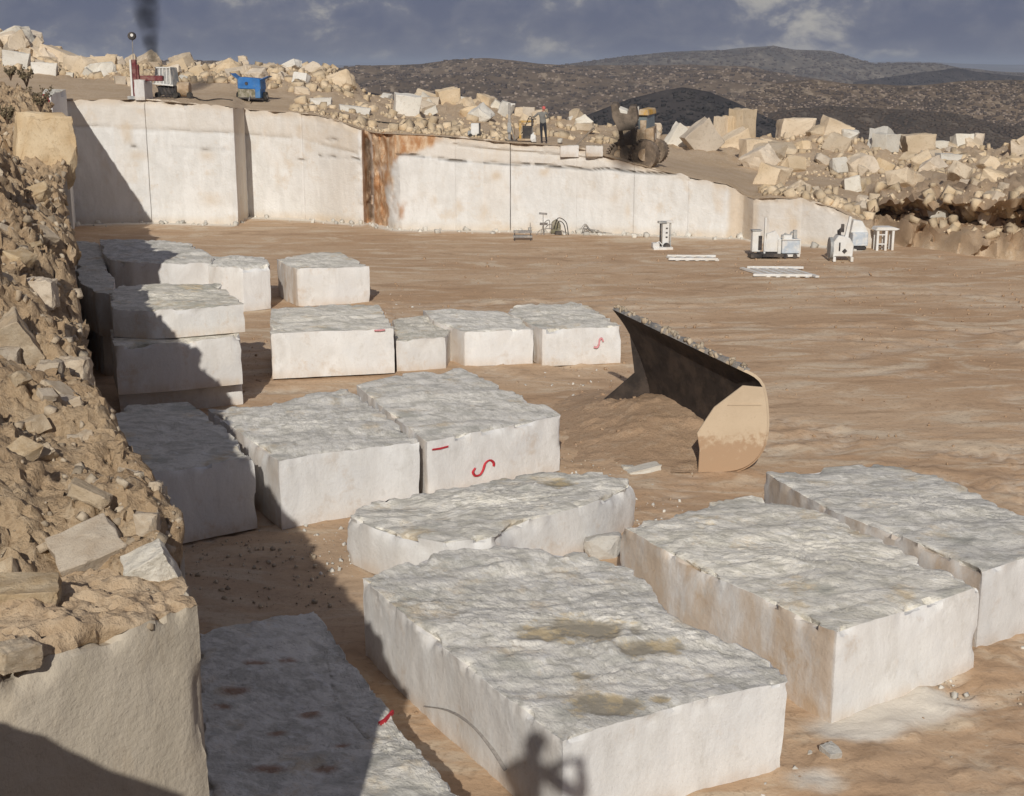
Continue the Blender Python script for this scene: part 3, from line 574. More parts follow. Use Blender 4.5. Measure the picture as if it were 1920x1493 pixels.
#@@PART2
# ------------------------------------------------------------------ sawn blocks
def poly_ccw(P): 
    a = sum(P[i][0]*P[(i+1) % len(P)][1]-P[(i+1) % len(P)][0]*P[i][1] for i in range(len(P)))
    return P if a > 0 else P[::-1]
def make_block(name, poly, z0, h, seed, mat='block', topamp=.05, mud=(), rust=(), beige=0.0, beige_left=.55, chip=.135, taper=-.015, s=None, round_=0.0):
    poly = [np.array(p[:2]) for p in poly_ccw(list(poly))]; n = len(poly); c = sum(poly)/n
    dist = np.linalg.norm(np.append(c, 0)-O)
    s = s or max(.05, dist*.0032)
    B = []
    for i in range(n):
        a, b = poly[i], poly[(i+1) % n]; k = max(1, int(math.ceil(np.linalg.norm(b-a)/s)))
        for j in range(k): B.append(a+(b-a)*j/k)
    B = np.array(B); m = len(B)
    if round_:
        for _ in range(int(round_)): B = (np.roll(B, 1, 0)+2*B+np.roll(B, -1, 0))/4
    tan = np.roll(B, -1, 0)-np.roll(B, 1, 0); tan /= np.linalg.norm(tan, axis=1)[:, None]+1e-9; nrm = np.stack([tan[:, 1], -tan[:, 0]], 1)
    nz = max(3, int(h/s)); R = np.max(np.linalg.norm(B-c, axis=1)); nr = max(3, int(R/s))
    rings, top, dep = [], [], []
    for k in range(nz+1):
        t = k/nz; rings.append(np.column_stack([B+nrm*taper*(1-t), np.full(m, z0+h*t)])); top.append(np.full(m, 0.0)); dep.append(np.full(m, h*(1-t)))
    rings.append(np.column_stack([B-nrm*.004, np.full(m, z0+h)])); top.append(np.ones(m)); dep.append(np.zeros(m))
    for k in range(1, nr+1):
        f = 1-k/nr*.985; rings.append(np.column_stack([c+(B-c)*f, np.full(m, z0+h)])); top.append(np.ones(m)); dep.append(np.zeros(m))
    V = np.concatenate(rings); top = np.concatenate(top); dep = np.concatenate(dep); NR = len(rings)
    nn = np.tile(nrm, (NR, 1)); side = 1-top
    # rough natural top: stretched flaky relief
    ca, sa = math.cos(.25), math.sin(.25); q = np.stack([(V[:, 0]*ca+V[:, 1]*sa)*1.0, (-V[:, 0]*sa+V[:, 1]*ca)*2.6, V[:, 2]*0], 1)
    f1 = fbm(q*1.15, seed, 5, .55); f2 = fbm(q*3.4, seed+3, 4, .6); ter = np.abs(f2)
    lo = fbm(np.column_stack([V[:, :2]*.55, 0*V[:, 0]]), seed+8, 3)
    g_ = (fbm(q*np.array([.9, .75, 1]), seed+40, 5, .58)+.5*lo)*5.5; fl_ = np.floor(g_); ter2 = (fl_+sstep(0, .22, g_-fl_))/5.5
    dz = topamp*(.5*f1+.75*ter-.25)+topamp*1.0*lo+topamp*1.5*ter2
    mudm = np.zeros(len(V))
    for (mx, my, rx, ry) in mud:
        q0 = at_z(mx, my, z0+h); qx = at_z(mx+rx, my, z0+h); qy = at_z(mx, my+ry, z0+h)
        r = ((V[:, 0]-q0[0])/(qx[0]-q0[0]+1e-6))**2+((V[:, 1]-q0[1])/(qy[1]-q0[1]))**2
        mudm = np.maximum(mudm, np.clip((1.05-r+fbm(V*1.5, seed+30, 5, .6)*1.9)*.85, 0, 1)*(r < 3))
    rus = np.zeros(len(V))
    for (mx, my, rx, ry) in rust:
        q0 = at_z(mx, my, z0+h); qx = at_z(mx+rx, my, z0+h); qy = at_z(mx, my+ry, z0+h)
        r = ((V[:, 0]-q0[0])/(qx[0]-q0[0]+1e-6))**2+((V[:, 1]-q0[1])/(qy[1]-q0[1]))**2; rus = np.maximum(rus, np.exp(-r)*top)
    dz = dz*(1-mudm)+(-topamp*.35)*mudm
    w = np.where(top > .5, 1.0, sstep(.10, 0, dep))
    ch = (np.maximum(0, fbm(V*1.7, seed+11, 4)-.10)*4+np.maximum(0, fbm(V*5.5, seed+12, 3)-.05)*1.6)*chip*np.exp(-dep/.10)
    edgew = np.concatenate([np.full(m*(nz+2), 1.0)]+[np.full(m, math.exp(-(k*R/nr)/.16)) for k in range(1, nr+1)])
    V[:, 2] += dz*w*(1-.62*edgew**.6)-ch*edgew*.55*w
    V[:, :2] -= nn*(ch*np.where(top > .5, edgew, 1))[:, None]*.8
    sd = fbm(V*np.array([1.2, 1.2, .8]), seed+20, 4)*.022+fbm(V*4, seed+21, 4)*.010
    V[:, :2] += nn*(sd*side)[:, None]
    kc_ = np.linalg.norm(B[:, None]-np.array([poly[i] for i in range(n) if abs(math.atan2(*(lambda a, b: (a[0]*b[1]-a[1]*b[0], float(np.dot(a, b))))(poly[i]-poly[i-1], poly[(i+1) % n]-poly[i]))) > .6] or [poly[0]])[None], axis=2).min(1); kc_ = np.tile(kc_, NR)
    cc_ = np.exp(-(kc_/(.07+.02*np.maximum(0, fbm(V*2, seed+50, 2))))**2)*(.012+.11*np.maximum(0, fbm(V*np.array([2, 2, 2.2]), seed+51, 4)))*side; V[:, :2] -= nn*cc_[:, None]
    V[:, 2] = np.maximum(V[:, 2], z0+.005)
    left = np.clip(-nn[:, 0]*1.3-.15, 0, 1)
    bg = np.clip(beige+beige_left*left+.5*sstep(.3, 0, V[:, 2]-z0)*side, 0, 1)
    msk = np.column_stack([top, mudm, bg, rus])
    org = np.array([c[0], c[1], z0])
    Fc = grid_faces(NR, m, True); b0 = (NR-1)*m
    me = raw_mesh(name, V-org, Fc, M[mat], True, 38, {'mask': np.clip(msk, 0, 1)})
    bm = bmesh.new(); bm.from_mesh(me); bm.verts.ensure_lookup_table()
    bm.faces.new([bm.verts[b0+i] for i in range(m)]); bm.faces.new([bm.verts[i] for i in range(m)][::-1]); bm.to_mesh(me); bm.free()
    return add(name, me, None, org)
def stone(label, px, h, z0=0.0, name='sawn_block', grp='sawn limestone blocks', **kw):
    seed = int(px[0][0]*7+px[0][1]) % 9973
    o = make_block(name, [at_z(a, b, z0+h) for a, b in px], z0, h, seed, **kw)
    return tag(o, label, 'stone block', grp)
def plane_pt(px, py, A, B):
    d = ray(px, py); n = np.array([-(B[1]-A[1]), B[0]-A[0], 0]); t = np.dot(n, A-O)/np.dot(n, d); return O+d*t
def ribbon(name, strokes, mat, parent, toward, width):
    """paint strokes: lists of 3-D points, laid just proud of the surface"""
    mb = MB(); toward = Vector(toward).normalized()
    for S in strokes:
        S = [Vector(p)+toward*.062 for p in S]; Lft, Rgt = [], []
        for i, p in enumerate(S):
            d = (S[min(i+1, len(S)-1)]-S[max(i-1, 0)]).normalized(); q = d.cross(toward)*(width/2)*(1.0-.25*(i in (0, len(S)-1)))
            Lft.append(p+q); Rgt.append(p-q)
        V = Lft+Rgt; n = len(S); V2 = [v-toward*.05 for v in V]
        for i in range(n-1): mb.raw([V[i], V[i+1], V[n+i+1], V[n+i], V2[i], V2[i+1], V2[n+i+1], V2[n+i]], [(0, 1, 2, 3), (0, 4, 5, 1), (3, 2, 6, 7)])
    o = mb.build(name, M[mat]); o.parent = parent; o.matrix_parent_inverse = Matrix.Translation(-Vector(parent.location)); return o
def smooth_path(P, n=5):
    P = [np.array(p, float) for p in P]; out = []
    for i in range(len(P)-1):
        p0, p1, p2, p3 = P[max(i-1, 0)], P[i], P[i+1], P[min(i+2, len(P)-1)]
        for k in range(n):
            t = k/n; out.append(.5*((2*p1)+(-p0+p2)*t+(2*p0-5*p1+4*p2-p3)*t*t+(-p0+3*p1-3*p2+p3)*t**3))
    out.append(P[-1]); return out
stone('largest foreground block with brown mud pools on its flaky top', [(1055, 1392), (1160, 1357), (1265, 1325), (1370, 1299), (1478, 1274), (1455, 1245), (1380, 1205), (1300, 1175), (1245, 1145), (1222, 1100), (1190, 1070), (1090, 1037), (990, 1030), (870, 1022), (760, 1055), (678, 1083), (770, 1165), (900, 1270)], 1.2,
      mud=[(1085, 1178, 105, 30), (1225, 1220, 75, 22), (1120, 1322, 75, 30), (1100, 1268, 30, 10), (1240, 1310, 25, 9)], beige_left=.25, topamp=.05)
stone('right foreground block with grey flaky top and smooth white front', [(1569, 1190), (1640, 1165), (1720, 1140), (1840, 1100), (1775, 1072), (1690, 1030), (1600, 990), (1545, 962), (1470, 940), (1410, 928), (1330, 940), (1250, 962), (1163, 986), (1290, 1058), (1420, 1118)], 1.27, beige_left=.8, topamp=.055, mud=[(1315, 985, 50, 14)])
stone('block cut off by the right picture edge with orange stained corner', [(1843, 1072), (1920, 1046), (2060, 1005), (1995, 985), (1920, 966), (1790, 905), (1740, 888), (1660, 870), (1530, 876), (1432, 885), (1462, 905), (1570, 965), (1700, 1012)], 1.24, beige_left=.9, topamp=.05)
stone('low block with ragged front edge behind the largest foreground block', [(646, 966), (690, 985), (745, 1003), (830, 1018), (930, 1008), (965, 985), (1090, 953), (1150, 930), (1195, 903), (1170, 893), (1130, 886), (1020, 886), (900, 905), (760, 930), (690, 943)], .84, topamp=.06, chip=.2, mud=[(1050, 908, 38, 9)], beige_left=.2)
bB = [o for o in COL.objects if o.name == 'sawn_block'][0]; A1, B1 = at_z(678, 1083, 1.2), at_z(1055, 1392, 1.2)
ribbon('saw_scratch', [[plane_pt(a, b, A1, B1) for a, b in smooth_path([(800, 1322), (845, 1330), (890, 1358), (925, 1400), (952, 1442)])]], 'scratch', bB, (-.7, -.7, 0), .013)
bS = stone('block with large red S mark on its white front', [(800, 828), (925, 804), (1052, 778), (1030, 762), (940, 725), (862, 690), (760, 700), (668, 722), (735, 780)], 1.2, topamp=.035)
A1, B1 = at_z(800, 828, 1.2), at_z(1052, 778, 1.2)
S_ = smooth_path([(893, 876), (888, 884), (892, 891), (901, 889), (907, 880), (911, 868), (919, 862), (926, 866), (927, 873)])
ribbon('paint_mark', [[plane_pt(a, b, A1, B1) for a, b in S_]], 'red', bS, (-.25, -1, 0), .045)
ribbon('paint_mark', [[plane_pt(a, b, A1, B1) for a, b in [(812, 842), (827, 840), (842, 836)]]], 'red', bS, (-.25, -1, 0), .05)
stone('half shaded block left of the block with the red S', [(522, 866), (600, 852), (700, 838), (788, 827), (722, 778), (655, 726), (560, 742), (480, 757), (388, 766), (450, 812)], 1.3, topamp=.045)
stone('fully shaded block beside the near rubble bank', [(200, 895), (330, 880), (478, 854), (418, 800), (352, 752), (240, 760), (170, 800)], 1.38, topamp=.045)
b1 = stone('wide lit block beside the three block stack', [(506, 625), (620, 620), (740, 615), (724, 592), (710, 571), (640, 570), (508, 578)], 1.25, z0=.06, topamp=.05)
A1, B1 = at_z(506, 625, 1.31), at_z(740, 615, 1.31)
ribbon('paint_mark', [[plane_pt(a, b, A1, B1) for a, b in [(702, 619.5), (712, 619), (722, 618)]]], 'pink', b1, (0, -1, 0), .04)
stone('small low block wedged between two wider blocks', [(742, 638), (836, 632), (850, 612), (842, 594), (790, 592), (735, 596)], .9, topamp=.05)
stone('lit block with cracked front left of the faint red S', [(870, 622), (940, 620), (1001, 617), (988, 603), (940, 583), (860, 580), (792, 580), (812, 602)], 1.0, topamp=.05)
b2 = stone('lit block with faint red S mark on its front', [(1016, 618), (1090, 615), (1166, 612), (1130, 590), (1092, 566), (1020, 568), (955, 571), (950, 585)], 1.06, topamp=.05)
A1, B1 = at_z(1016, 618, 1.06), at_z(1166, 612, 1.06)
S_ = smooth_path([(1113, 650), (1119, 651), (1123, 645), (1124, 637), (1128, 634), (1131, 640)])
ribbon('paint_mark', [[plane_pt(a, b, A1, B1) for a, b in S_]], 'pink', b2, (0, -1, 0), .045)
stone('bottom block of the three block stack in shadow', [(222, 732), (340, 724), (455, 713), (440, 690), (330, 690), (225, 700)], .62, topamp=.03)
stone('middle block of the three block stack', [(214, 648), (330, 641), (452, 630), (436, 606), (415, 595), (225, 600), (205, 620)], 1.2, z0=.62, topamp=.03, beige=.1)
stone('top block of the three block stack', [(209, 578), (280, 582), (330, 580), (459, 570), (432, 552), (412, 531), (330, 530), (226, 534), (204, 548)], .7, z0=1.83, topamp=.05, beige=.1)
stone('long rough block half in shadow behind the stack', [(188, 470), (205, 488), (245, 492), (330, 493), (398, 492), (402, 483), (358, 456), (300, 449), (187, 447)], 1.6, topamp=.06, beige=.1, chip=.15)
stone('lit block standing right behind the stack', [(404, 500), (455, 503), (507, 498), (497, 483), (470, 478), (400, 480), (345, 490)], 1.5, topamp=.05)
b3 = stone('block standing alone with undercut stained left corner', [(556, 504), (620, 502), (693, 498), (668, 487), (638, 474), (572, 475), (518, 486), (535, 496)], 1.33, topamp=.05, chip=.14, beige_left=.7)
stone('upper block of the shaded pair against the left cliff', [(150, 530), (180, 548), (212, 552), (216, 522), (196, 505), (158, 498), (140, 508)], 1.15, z0=1.3, topamp=.03, beige=.2)
stone('lower block of the shaded pair against the left cliff', [(148, 590), (190, 618), (216, 618), (222, 575), (200, 560), (140, 560)], 1.3, topamp=.03, beige=.2)
stone('shaded block between the cliff and the stack', [(120, 468), (150, 500), (200, 505), (196, 470), (180, 452), (130, 452)], 1.4, topamp=.03)
bd = stone('low dark slab in shade with rusty spots and a red dash', [(372, 1188), (480, 1163), (590, 1143), (620, 1185), (645, 1222), (700, 1292), (765, 1378), (862, 1500), (980, 1640), (700, 1680), (380, 1640)], .8, topamp=.05, chip=.12, rust=[(480, 1245, 34, 9), (440, 1292, 42, 10), (580, 1335, 34, 10), (520, 1370, 26, 9), (610, 1440, 34, 11), (500, 1440, 50, 12), (540, 1235, 26, 7), (415, 1320, 26, 9), (640, 1395, 26, 8)])
zt = .8
ribbon('paint_mark', [[at_z(a, b, zt-.01) for a, b in [(711, 1363), (722, 1357), (737, 1340)]]], 'red', bd, (0, -.1, 1), .035)
# loose stones on the floor
def floor_rock(label, px, py, d, src='white_rock', k=0, grp=None, cat='stone'):
    q = at_z(px, py, 0); q[2] = d[2]*.32
    return rock('loose_stone', RM[src][k], q, d, (rnd(-.2, .2), rnd(-.2, .2), rnd(0, 3)), label, cat, grp)
floor_rock('pale angular stone beside the corner of the largest block', 1556, 1424, (.26, .22, .22), k=0)
floor_rock('small pale chip left of the angular stone', 1522, 1418, (.12, .1, .08), k=1)
floor_rock('rounded pale boulder lying between three big foreground blocks', 1130, 1042, (.75, .5, .5), k=4)
floor_rock('flat pale stone on the dirt in front of the loader bucket', 1205, 884, (.75, .4, .12), k=6)
floor_rock('thin pale stone left of the flat stone', 1178, 880, (.3, .2, .1), k=2)
q = at_z(1578, 990, .55); rock('loose_stone', RM['white_rock'][3], q, (.55, .5, 1.1), (.2, .5, 1), 'pale stone wedge stuck in the gap between two right blocks', 'stone')
its = []
for _ in range(900):
    if random.random() < .45: p = at_z(rnd(300, 640), rnd(1010, 1140)); dd = .012+.07*random.random()**4
    elif random.random() < .5: p = at_z(rnd(1060, 1320), rnd(790, 890)); dd = .012+.06*random.random()**3
    else: p = at_z(rnd(1480, 1920), rnd(1240, 1493)); dd = .012+.045*random.random()**2
    its.append((p+np.array([0, 0, dd*.2]), (dd*rnd(.7, 1.4), dd, dd*rnd(.5, .9)), reul(3), random.randrange(6)))
tag(scatter_mesh('gravel', its, M['near_rock']), 'scattered stone chips on the pit floor', None, None, 'stuff')
# ------------------------------------------------------------------ left cliff
EDGE = [(7.2, 374, 1137), (8.0, 352, 1065), (8.6, 330, 960), (9.4, 305, 898), (10.4, 240, 800), (11.5, 205, 745), (12.5, 160, 690), (14.5, 151, 640), (17, 143, 545), (20, 134, 478), (24, 124, 420), (29, 115, 382), (34, 108, 350), (38, 118, 318), (41, 122, 268), (46, 104, 236), (52, 92, 205), (58, 88, 184)]
Ye = np.array([e[0] for e in EDGE]); Ep = np.array([at_Y(e[1], e[2], e[0]) for e in EDGE])
Yc = [7.4]
while Yc[-1] < 58: Yc.append(Yc[-1]+max(.028, Yc[-1]*.0028))
Yc = np.array(Yc); ex = np.interp(Yc, Ye, Ep[:, 0]); ez = np.interp(Yc, Ye, Ep[:, 2]); stp = sstep(11.5, 14, Yc)*sstep(34, 22, Yc)
wx = ex+.05-.2*sstep(8.8, 8.0, Yc); ex = ex-.2*sstep(8.8, 7.6, Yc); wzt = ez-.35-.25*sstep(12, 15, Yc)*fbm(np.stack([Yc*.9, 0*Yc, 0*Yc], 1), 207, 3)
cr = [np.column_stack([wx+.02, Yc, 0*Yc-.2]), np.column_stack([wx, Yc, wzt]), np.column_stack([ex+.02, Yc, ez-.2]), np.column_stack([ex-.12, Yc, ez]), np.column_stack([ex-.7, Yc+.1, ez+.12+stp*.45]),
      np.column_stack([ex-1.5, Yc+.15, ez+.40+stp*.9]), np.column_stack([ex-3.0, Yc+.2, ez+1.0+stp*.9]), np.column_stack([ex-7, Yc+.3, ez+1.9+stp*.6]), np.column_stack([ex-16, Yc+.3, ez+2.4])]
sg = [26, 8, 6, 20, 28, 36, 16, 6]; G = []; tp = []
for k, (a, b, n) in enumerate(zip(cr[:-1], cr[1:], sg)):
    for j in range(n): G.append(a+(b-a)*j/n); tp.append(k+j/n)
G.append(cr[-1]); tp.append(8); G = np.array(G); nr, nc = G.shape[:2]; V = G.reshape(-1, 3).copy(); tp = np.repeat(np.array(tp)[:, None], nc, 1).ravel()
sawn = sstep(1.25, .98, tp); rg = sstep(1.0, 2.2, tp)
d1 = fbm(V*.9, 201, 5, .6); d2 = fbm(V*2.6, 202, 5, .62); d3 = np.abs(fbm(V*6, 203, 3))
sc = np.clip(V[:, 1]/14, .7, 1.8)
V[:, 2] += rg*(d1*.34+d2*.22-d3*.10+np.maximum(0, fbm(V*3.7, 209, 4, .65))*.10)*sc; nearw = rg*sstep(30, 14, V[:, 1]); mk = sstep(-.12, .22, fbm(V*1.5, 215, 3)); kc = (clods(V, .5, 211)*.24*sstep(-.1, .2, fbm(V*.8, 218, 2))+clods(V, .2, 212)*.5*mk+clods(V, .11, 213)*.7*(.2+.8*mk)+clods(V, .055, 214)*.7+fbm(V*10, 217, 4, .65)*.03)*nearw; V[:, 2] += kc; V[:, 0] += kc*.5*(fbm(V*5, 216, 2)+.3); V[:, 0] += rg*(fbm(V*1.1+5, 204, 5, .6)*.22+fbm(V*4, 206, 3)*.06)*sc+sawn*fbm(V*.8, 205, 4)*.04
V[:, 2] -= sstep(8.2, 7.36, V[:, 1])*.42*(tp > 1.5)
msk = np.column_stack([sawn, 0*sawn, 0*sawn])
tag(add('left_cliff', raw_mesh('left_cliff', V, grid_faces(nr, nc)[:, ::-1], M['cliff_soil'], True, 55, {'mask': msk})), 'rubble topped cliff along the left side', None, None, 'structure')
Cg = V.reshape(nr, nc, 3); tpu = tp.reshape(nr, nc)[:, 0]
def cliff_pt(Y, t): j = np.clip(np.searchsorted(Yc, Y), 0, nc-1); i = np.clip(np.searchsorted(tpu, t), 0, nr-1); return Cg[i, j]
# sawn ledge in the left foreground
o = make_block('sawn_ledge', [(-1.83, 7.45), (-2.08, 7.1), (-2.66, 6.42), (-4.4, 4.3), (-7.5, 5.5), (-6, 9.2), (-2.9, 9.4), (-2.2, 8.3)], 0, 5.10, 777, mat='ledge', topamp=.13, chip=.17, s=.035, taper=.0)
tag(o, 'smooth sawn tan ledge in the left foreground', None, None, 'structure')
tag(make_block('ledge', [(-9, -9), (6, -9), (6, .15), (2, .3), (-1.6, .35), (-9, .1)], 0, 6.85, 778, mat='ledge', topamp=.05, s=.3), 'rock ledge under the photographer', None, None, 'structure')
# the hidden heap left of the photographer that shades the ledge
for k, (x, y, z, d) in enumerate([(-2.75, 3.0, 6.1, 1.1), (-3.5, 3.2, 6.5, 1.5), (-2.6, 3.5, 5.35, 1.0), (-4.5, 3.2, 6.3, 1.8), (-3.3, 2.6, 5.2, 1.6), (-4.6, 2.6, 5.0, 1.6)]):
    rock('boulder', NM['near_rock'][k % 6], (x-.2, y, z-.06), (d, d*.9, d*.95), reul(.4), 'tan boulder heaped outside the left picture edge', 'boulder', 'boulders left of the photographer')
rock('boulder', NM['near_rock'][2], (-3.8, 2.9, 2.3), (3.6, 2.4, 5.2), (0, 0, .5), 'tan boulder heaped outside the left picture edge', 'boulder', 'boulders left of the photographer')
# named rocks of the near bank: pixel centre, distance, width/height in pixels
def bank_rock(label, px, py, Y, wpx, hpx, src='near_rock', k=0, dep=.8, rot=(0, 0, 0), cat='rock', nm='rock'):
    q = at_Y(px, py, Y); zc = Y*CT+(H-q[2])*ST; m_ = zc/F
    return rock(nm, NM[src][k], q+np.array([0, .25*wpx*m_*dep, 0]), (wpx*m_*1.08, wpx*m_*dep, hpx*m_*1.08), rot, label, cat)
bank_rock('overhanging tan boulder jutting from the far end of the cliff', 80, 288, 39.0, 118, 138, k=3, dep=.9, nm='boulder', cat='boulder', rot=(-.15, .05, .35))
bank_rock('broad rock wedge under shadow near the left edge', 40, 1145, 7.1, 125, 95, k=0, dep=.8, rot=(.1, .1, .3))
bank_rock('pale streaked rock at the cliff lip above the sawn ledge', 281, 1078, 7.9, 84, 84, 'white_rock', 0, .8, (.2, -.4, .3))
bank_rock('tilted pale angular rock leaning on the lip', 232, 915, 9.35, 42, 62, k=0, dep=.7, rot=(.2, .35, .4))
bank_rock('rounded knob of rock on the silhouette of the bank', 282, 930, 9.3, 50, 45, k=3, dep=.9)
bank_rock('brown boulder at the top bend of the near bank', 130, 705, 12.3, 66, 72, k=1, dep=.9, nm='boulder', cat='boulder')
bank_rock('wide flat faced rock in the middle of the bank', 155, 915, 9.2, 66, 40, k=1, dep=.7, rot=(.1, 0, .1))
bank_rock('square pale rock near the left picture edge', 60, 795, 10.5, 44, 26, k=0, dep=.9, rot=(.2, 0, .3))
bank_rock('large leaning slab above the rubble at the left edge', 15, 650, 12.4, 90, 100, k=2, dep=.8, rot=(.2, -.5, .2))
bank_rock('pale block shaped rock high on the left edge', 15, 515, 17, 40, 46, k=0, dep=.8, rot=(.1, .1, .5))
bank_rock('cracked pale rock on the edge over the dark sawn wall', 70, 552, 15, 60, 58, k=5, dep=.8)
bank_rock('small pale stone hanging at the lip below the cracked rock', 90, 622, 14, 26, 40, 'white_rock', 3, .8, (.2, .6, 0))
bank_rock('round mid bank rock with shadowed right side', 90, 705, 11.8, 48, 60, k=1, dep=.9)
bank_rock('flat cream chip low on the bank', 205, 1160, 7.5, 34, 14, 'white_rock', 0, .6, (0, -.5, .2))
bank_rock('cream chip beside the flat chip', 186, 1150, 7.55, 14, 24, 'white_rock', 2, .6, (0, .3, .2))
bank_rock('pale corner slab at the bottom left of the bank', 22, 1235, 6.5, 85, 50, 'near_rock', 5, .7, (.1, .1, .9))
bank_rock('rough lobe of rock on the outer lip', 300, 1005, 8.7, 70, 46, k=5, dep=.9)
n = 0
while n < 85:
    Y = 7.3+rnd(0, 1)**1.6*24; t = rnd(3.0, 6.0); p = cliff_pt(Y, t); d = min(.36, (.05+.24*random.random()**2.2)*(.8+Y/26)*(1.8 if random.random() < .12 else 1))
    rock('rock', RM['near_rock' if random.random() < .75 else 'boulder'][n % 10], p+np.array([0, 0, d*.03]), (d*rnd(.9, 1.8), d*rnd(.7, 1.2), d*rnd(.5, .95)), reul(.6), 'small angular tan rock lying in the soil of the left bank', 'rock', 'rocks on the left bank'); n += 1
its = []
for _ in range(4200):
    Y = 7.4+rnd(0, 1)**1.7*34; t = rnd(2.2, 6.4); p = cliff_pt(Y, t)
    if fbm(p[None]*1.4, 219, 3)[0] < rnd(-.3, .5): continue
    _ = 0; d = (.008+.07*random.random()**3.6)*(.75+Y/18)
    its.append((p+np.array([0, 0, d*.02]), (d*rnd(.8, 1.6), d, d*rnd(.5, .9)), reul(3), random.randrange(6)))
for _ in range(500):
    p = np.array([rnd(-4.2, -1.75), rnd(5.6, 8.2), 5.12]); d = .008+.06*random.random()**3
    if p[1] > 7.45+1.166*(p[0]+1.74)+.04 and p[0] < -1.93-.44*max(0, p[1]-7.45): its.append((p, (d*1.4, d, d*.7), reul(3), random.randrange(6)))
tag(scatter_mesh('rubble', its, M['near_rock']), 'crumbled stone and clods covering the left bank', None, None, 'stuff')
# dry shrubs on the cliff top
def shrub(label, px, py, Y, h):
    b = at_Y(px, py, Y); e = empty('dry_shrub', b, 0, label, 'shrub', 'dry shrubs on the cliff top')
    tw, lf = MB(), MB()
    for _ in range(16):
        a = rnd(0, 6.28); l = h*rnd(.6, 1); tip = Vector((math.cos(a)*l*.55, math.sin(a)*l*.55, l))
        tw.tube([(0, 0, -.05), tip*.5+Vector((0, 0, l*.08)), tip], .018, 4, .006)
        for _ in range(9):
            c = tip*rnd(.45, 1.05)+Vector((rnd(-.1, .1), rnd(-.1, .1), rnd(-.1, .1)))*h; lf.box(c, (rnd(.03, .07), rnd(.03, .07), .012), (rnd(0, 3), rnd(0, 3), rnd(0, 3)))
    tw.build('stem', M['dry_twig'], e); lf.build('foliage', M['dry_leaf'], e)
shrub('dry grey shrub beside the red marked white corner', 76, 208, 44, .75); shrub('small dry shrub left of the larger one', 50, 160, 46, .55); shrub('low dry tuft above the overhanging boulder', 14, 232, 41, .5); shrub('thin dry tuft at the top of the slope', 20, 148, 45, .4)
# corner block of the far left wall with red marks
cor = make_block('sawn_wall_corner', [at_Y(78, 185, 59)[:2], at_Y(97, 185, 59)[:2], at_Y(126, 190, 72.0)[:2], at_Y(85, 190, 72.0)[:2]], 0, at_Y(97, 178, 59)[2], 811, mat='block', topamp=.06, s=.3, beige_left=0)
tag(cor, 'tall white sawn corner with red arrows at the far left', 'rock face')
A1 = at_Y(78, 185, 59); B1 = at_Y(97, 185, 59); kk_ = at_Y(80, 176, 59)
for S_ in ([(90, 181), (90, 191)], [(86.5, 187), (90, 191), (93.5, 187)], [(80, 178), (85, 178)]): ribbon('paint_mark', [[plane_pt(a, b, A1, B1) for a, b in S_]], 'red', cor, (0, -1, 0), .09)
# ------------------------------------------------------------------ boulders along the ridges
def proj(P):
    v = np.asarray(P)-O; zc = v[1]*CT-v[2]*ST; yc = -(v[2]*CT+v[1]*ST); return CX+F*v[0]/zc, CY+F*yc/zc
def hit(px, py, t0=.4, t1=6.4):
    """point of the bench terrain seen at a pixel (nearest), else the crest"""
    best = None
    for t in np.arange(t0, t1, .05):
        pt = bench_pt(px, t); y = proj(pt)[1]
        if y <= py: return pt, True
        if best is None or y < best[0]: best = (y, pt)
    return best[1], False
def ridge_rock(label, px, py, Y, wpx, hpx, src='boulder', k=0, dep=.8, rot=(0, 0, 0), grp=None, nm='boulder'):
    pt, ok = hit(px, py+hpx*.36); q = at_Y(px, py, pt[1]+.3*wpx*.03)
    if not ok: q[2] = min(q[2], pt[2]+hpx*.032*.42)
    m_ = (q[1]*CT+(H-q[2])*ST)/F
    return rock(nm, RM[src][k], q, (wpx*m_*1.1, wpx*m_*dep, hpx*m_*1.1), rot, label, 'boulder', grp)
rr_ = ridge_rock
rr_('flat cream slab topping the far left heap', 14, 56, 96, 28, 13, 'white_rock', 6, .8, (0, .05, 0))
rr_('long tilted bar of stone on the far left heap', 62, 92, 92, 14, 46, 'boulder', 6, .8, (.1, .75, 0))
rr_('cut white block at the foot of the far left heap', 30, 116, 86, 46, 34, 'white_rock', 6, .7, (0, .15, .2))
rr_('second cut white block right of the first at the heap foot', 83, 131, 86, 44, 24, 'white_rock', 6, .7, (0, .05, .25))
rr_('small white block lying on the brown slope', 129, 141, 85, 17, 9, 'white_rock', 6, .8, (0, .05, .1))
rr_('tilted cream plate sliding down the left ridge', 156, 121, 90, 42, 20, 'boulder', 6, .6, (.3, .25, .1))
rr_('white slab tipped downhill below the cream plate', 168, 140, 86, 24, 12, 'white_rock', 6, .6, (.1, .7, .1))
rr_('upright squarish boulder on the skyline of the left ridge', 210, 114, 95, 21, 22, 'boulder', 0, .9, (.1, .1, .1))
rr_('cream cube at the bottom of the ridge left of the red drill', 250, 155, 84, 22, 18, 'boulder', 6, .8, (0, 0, .2))
rr_('smaller cream cube left of the red drill', 225, 152, 84, 19, 16, 'boulder', 6, .8, (0, 0, .4))
rr_('long flat topped boulder overhanging the skyline behind the smoke', 337, 110, 98, 46, 13, 'boulder', 6, .7, (.1, -.15, .2))
rr_('leaning pale plate on the ridge left of the tall knob', 422, 117, 97, 30, 14, 'boulder', 6, .6, (.2, -.45, .1))
rr_('tall rounded knob standing on the ridge above the blue machine', 455, 113, 98, 19, 22, 'boulder', 5, .9)
rr_('pointed boulder on the ridge right of the blue machine', 556, 122, 97, 17, 12, 'boulder', 3, .8, (0, .2, .3))
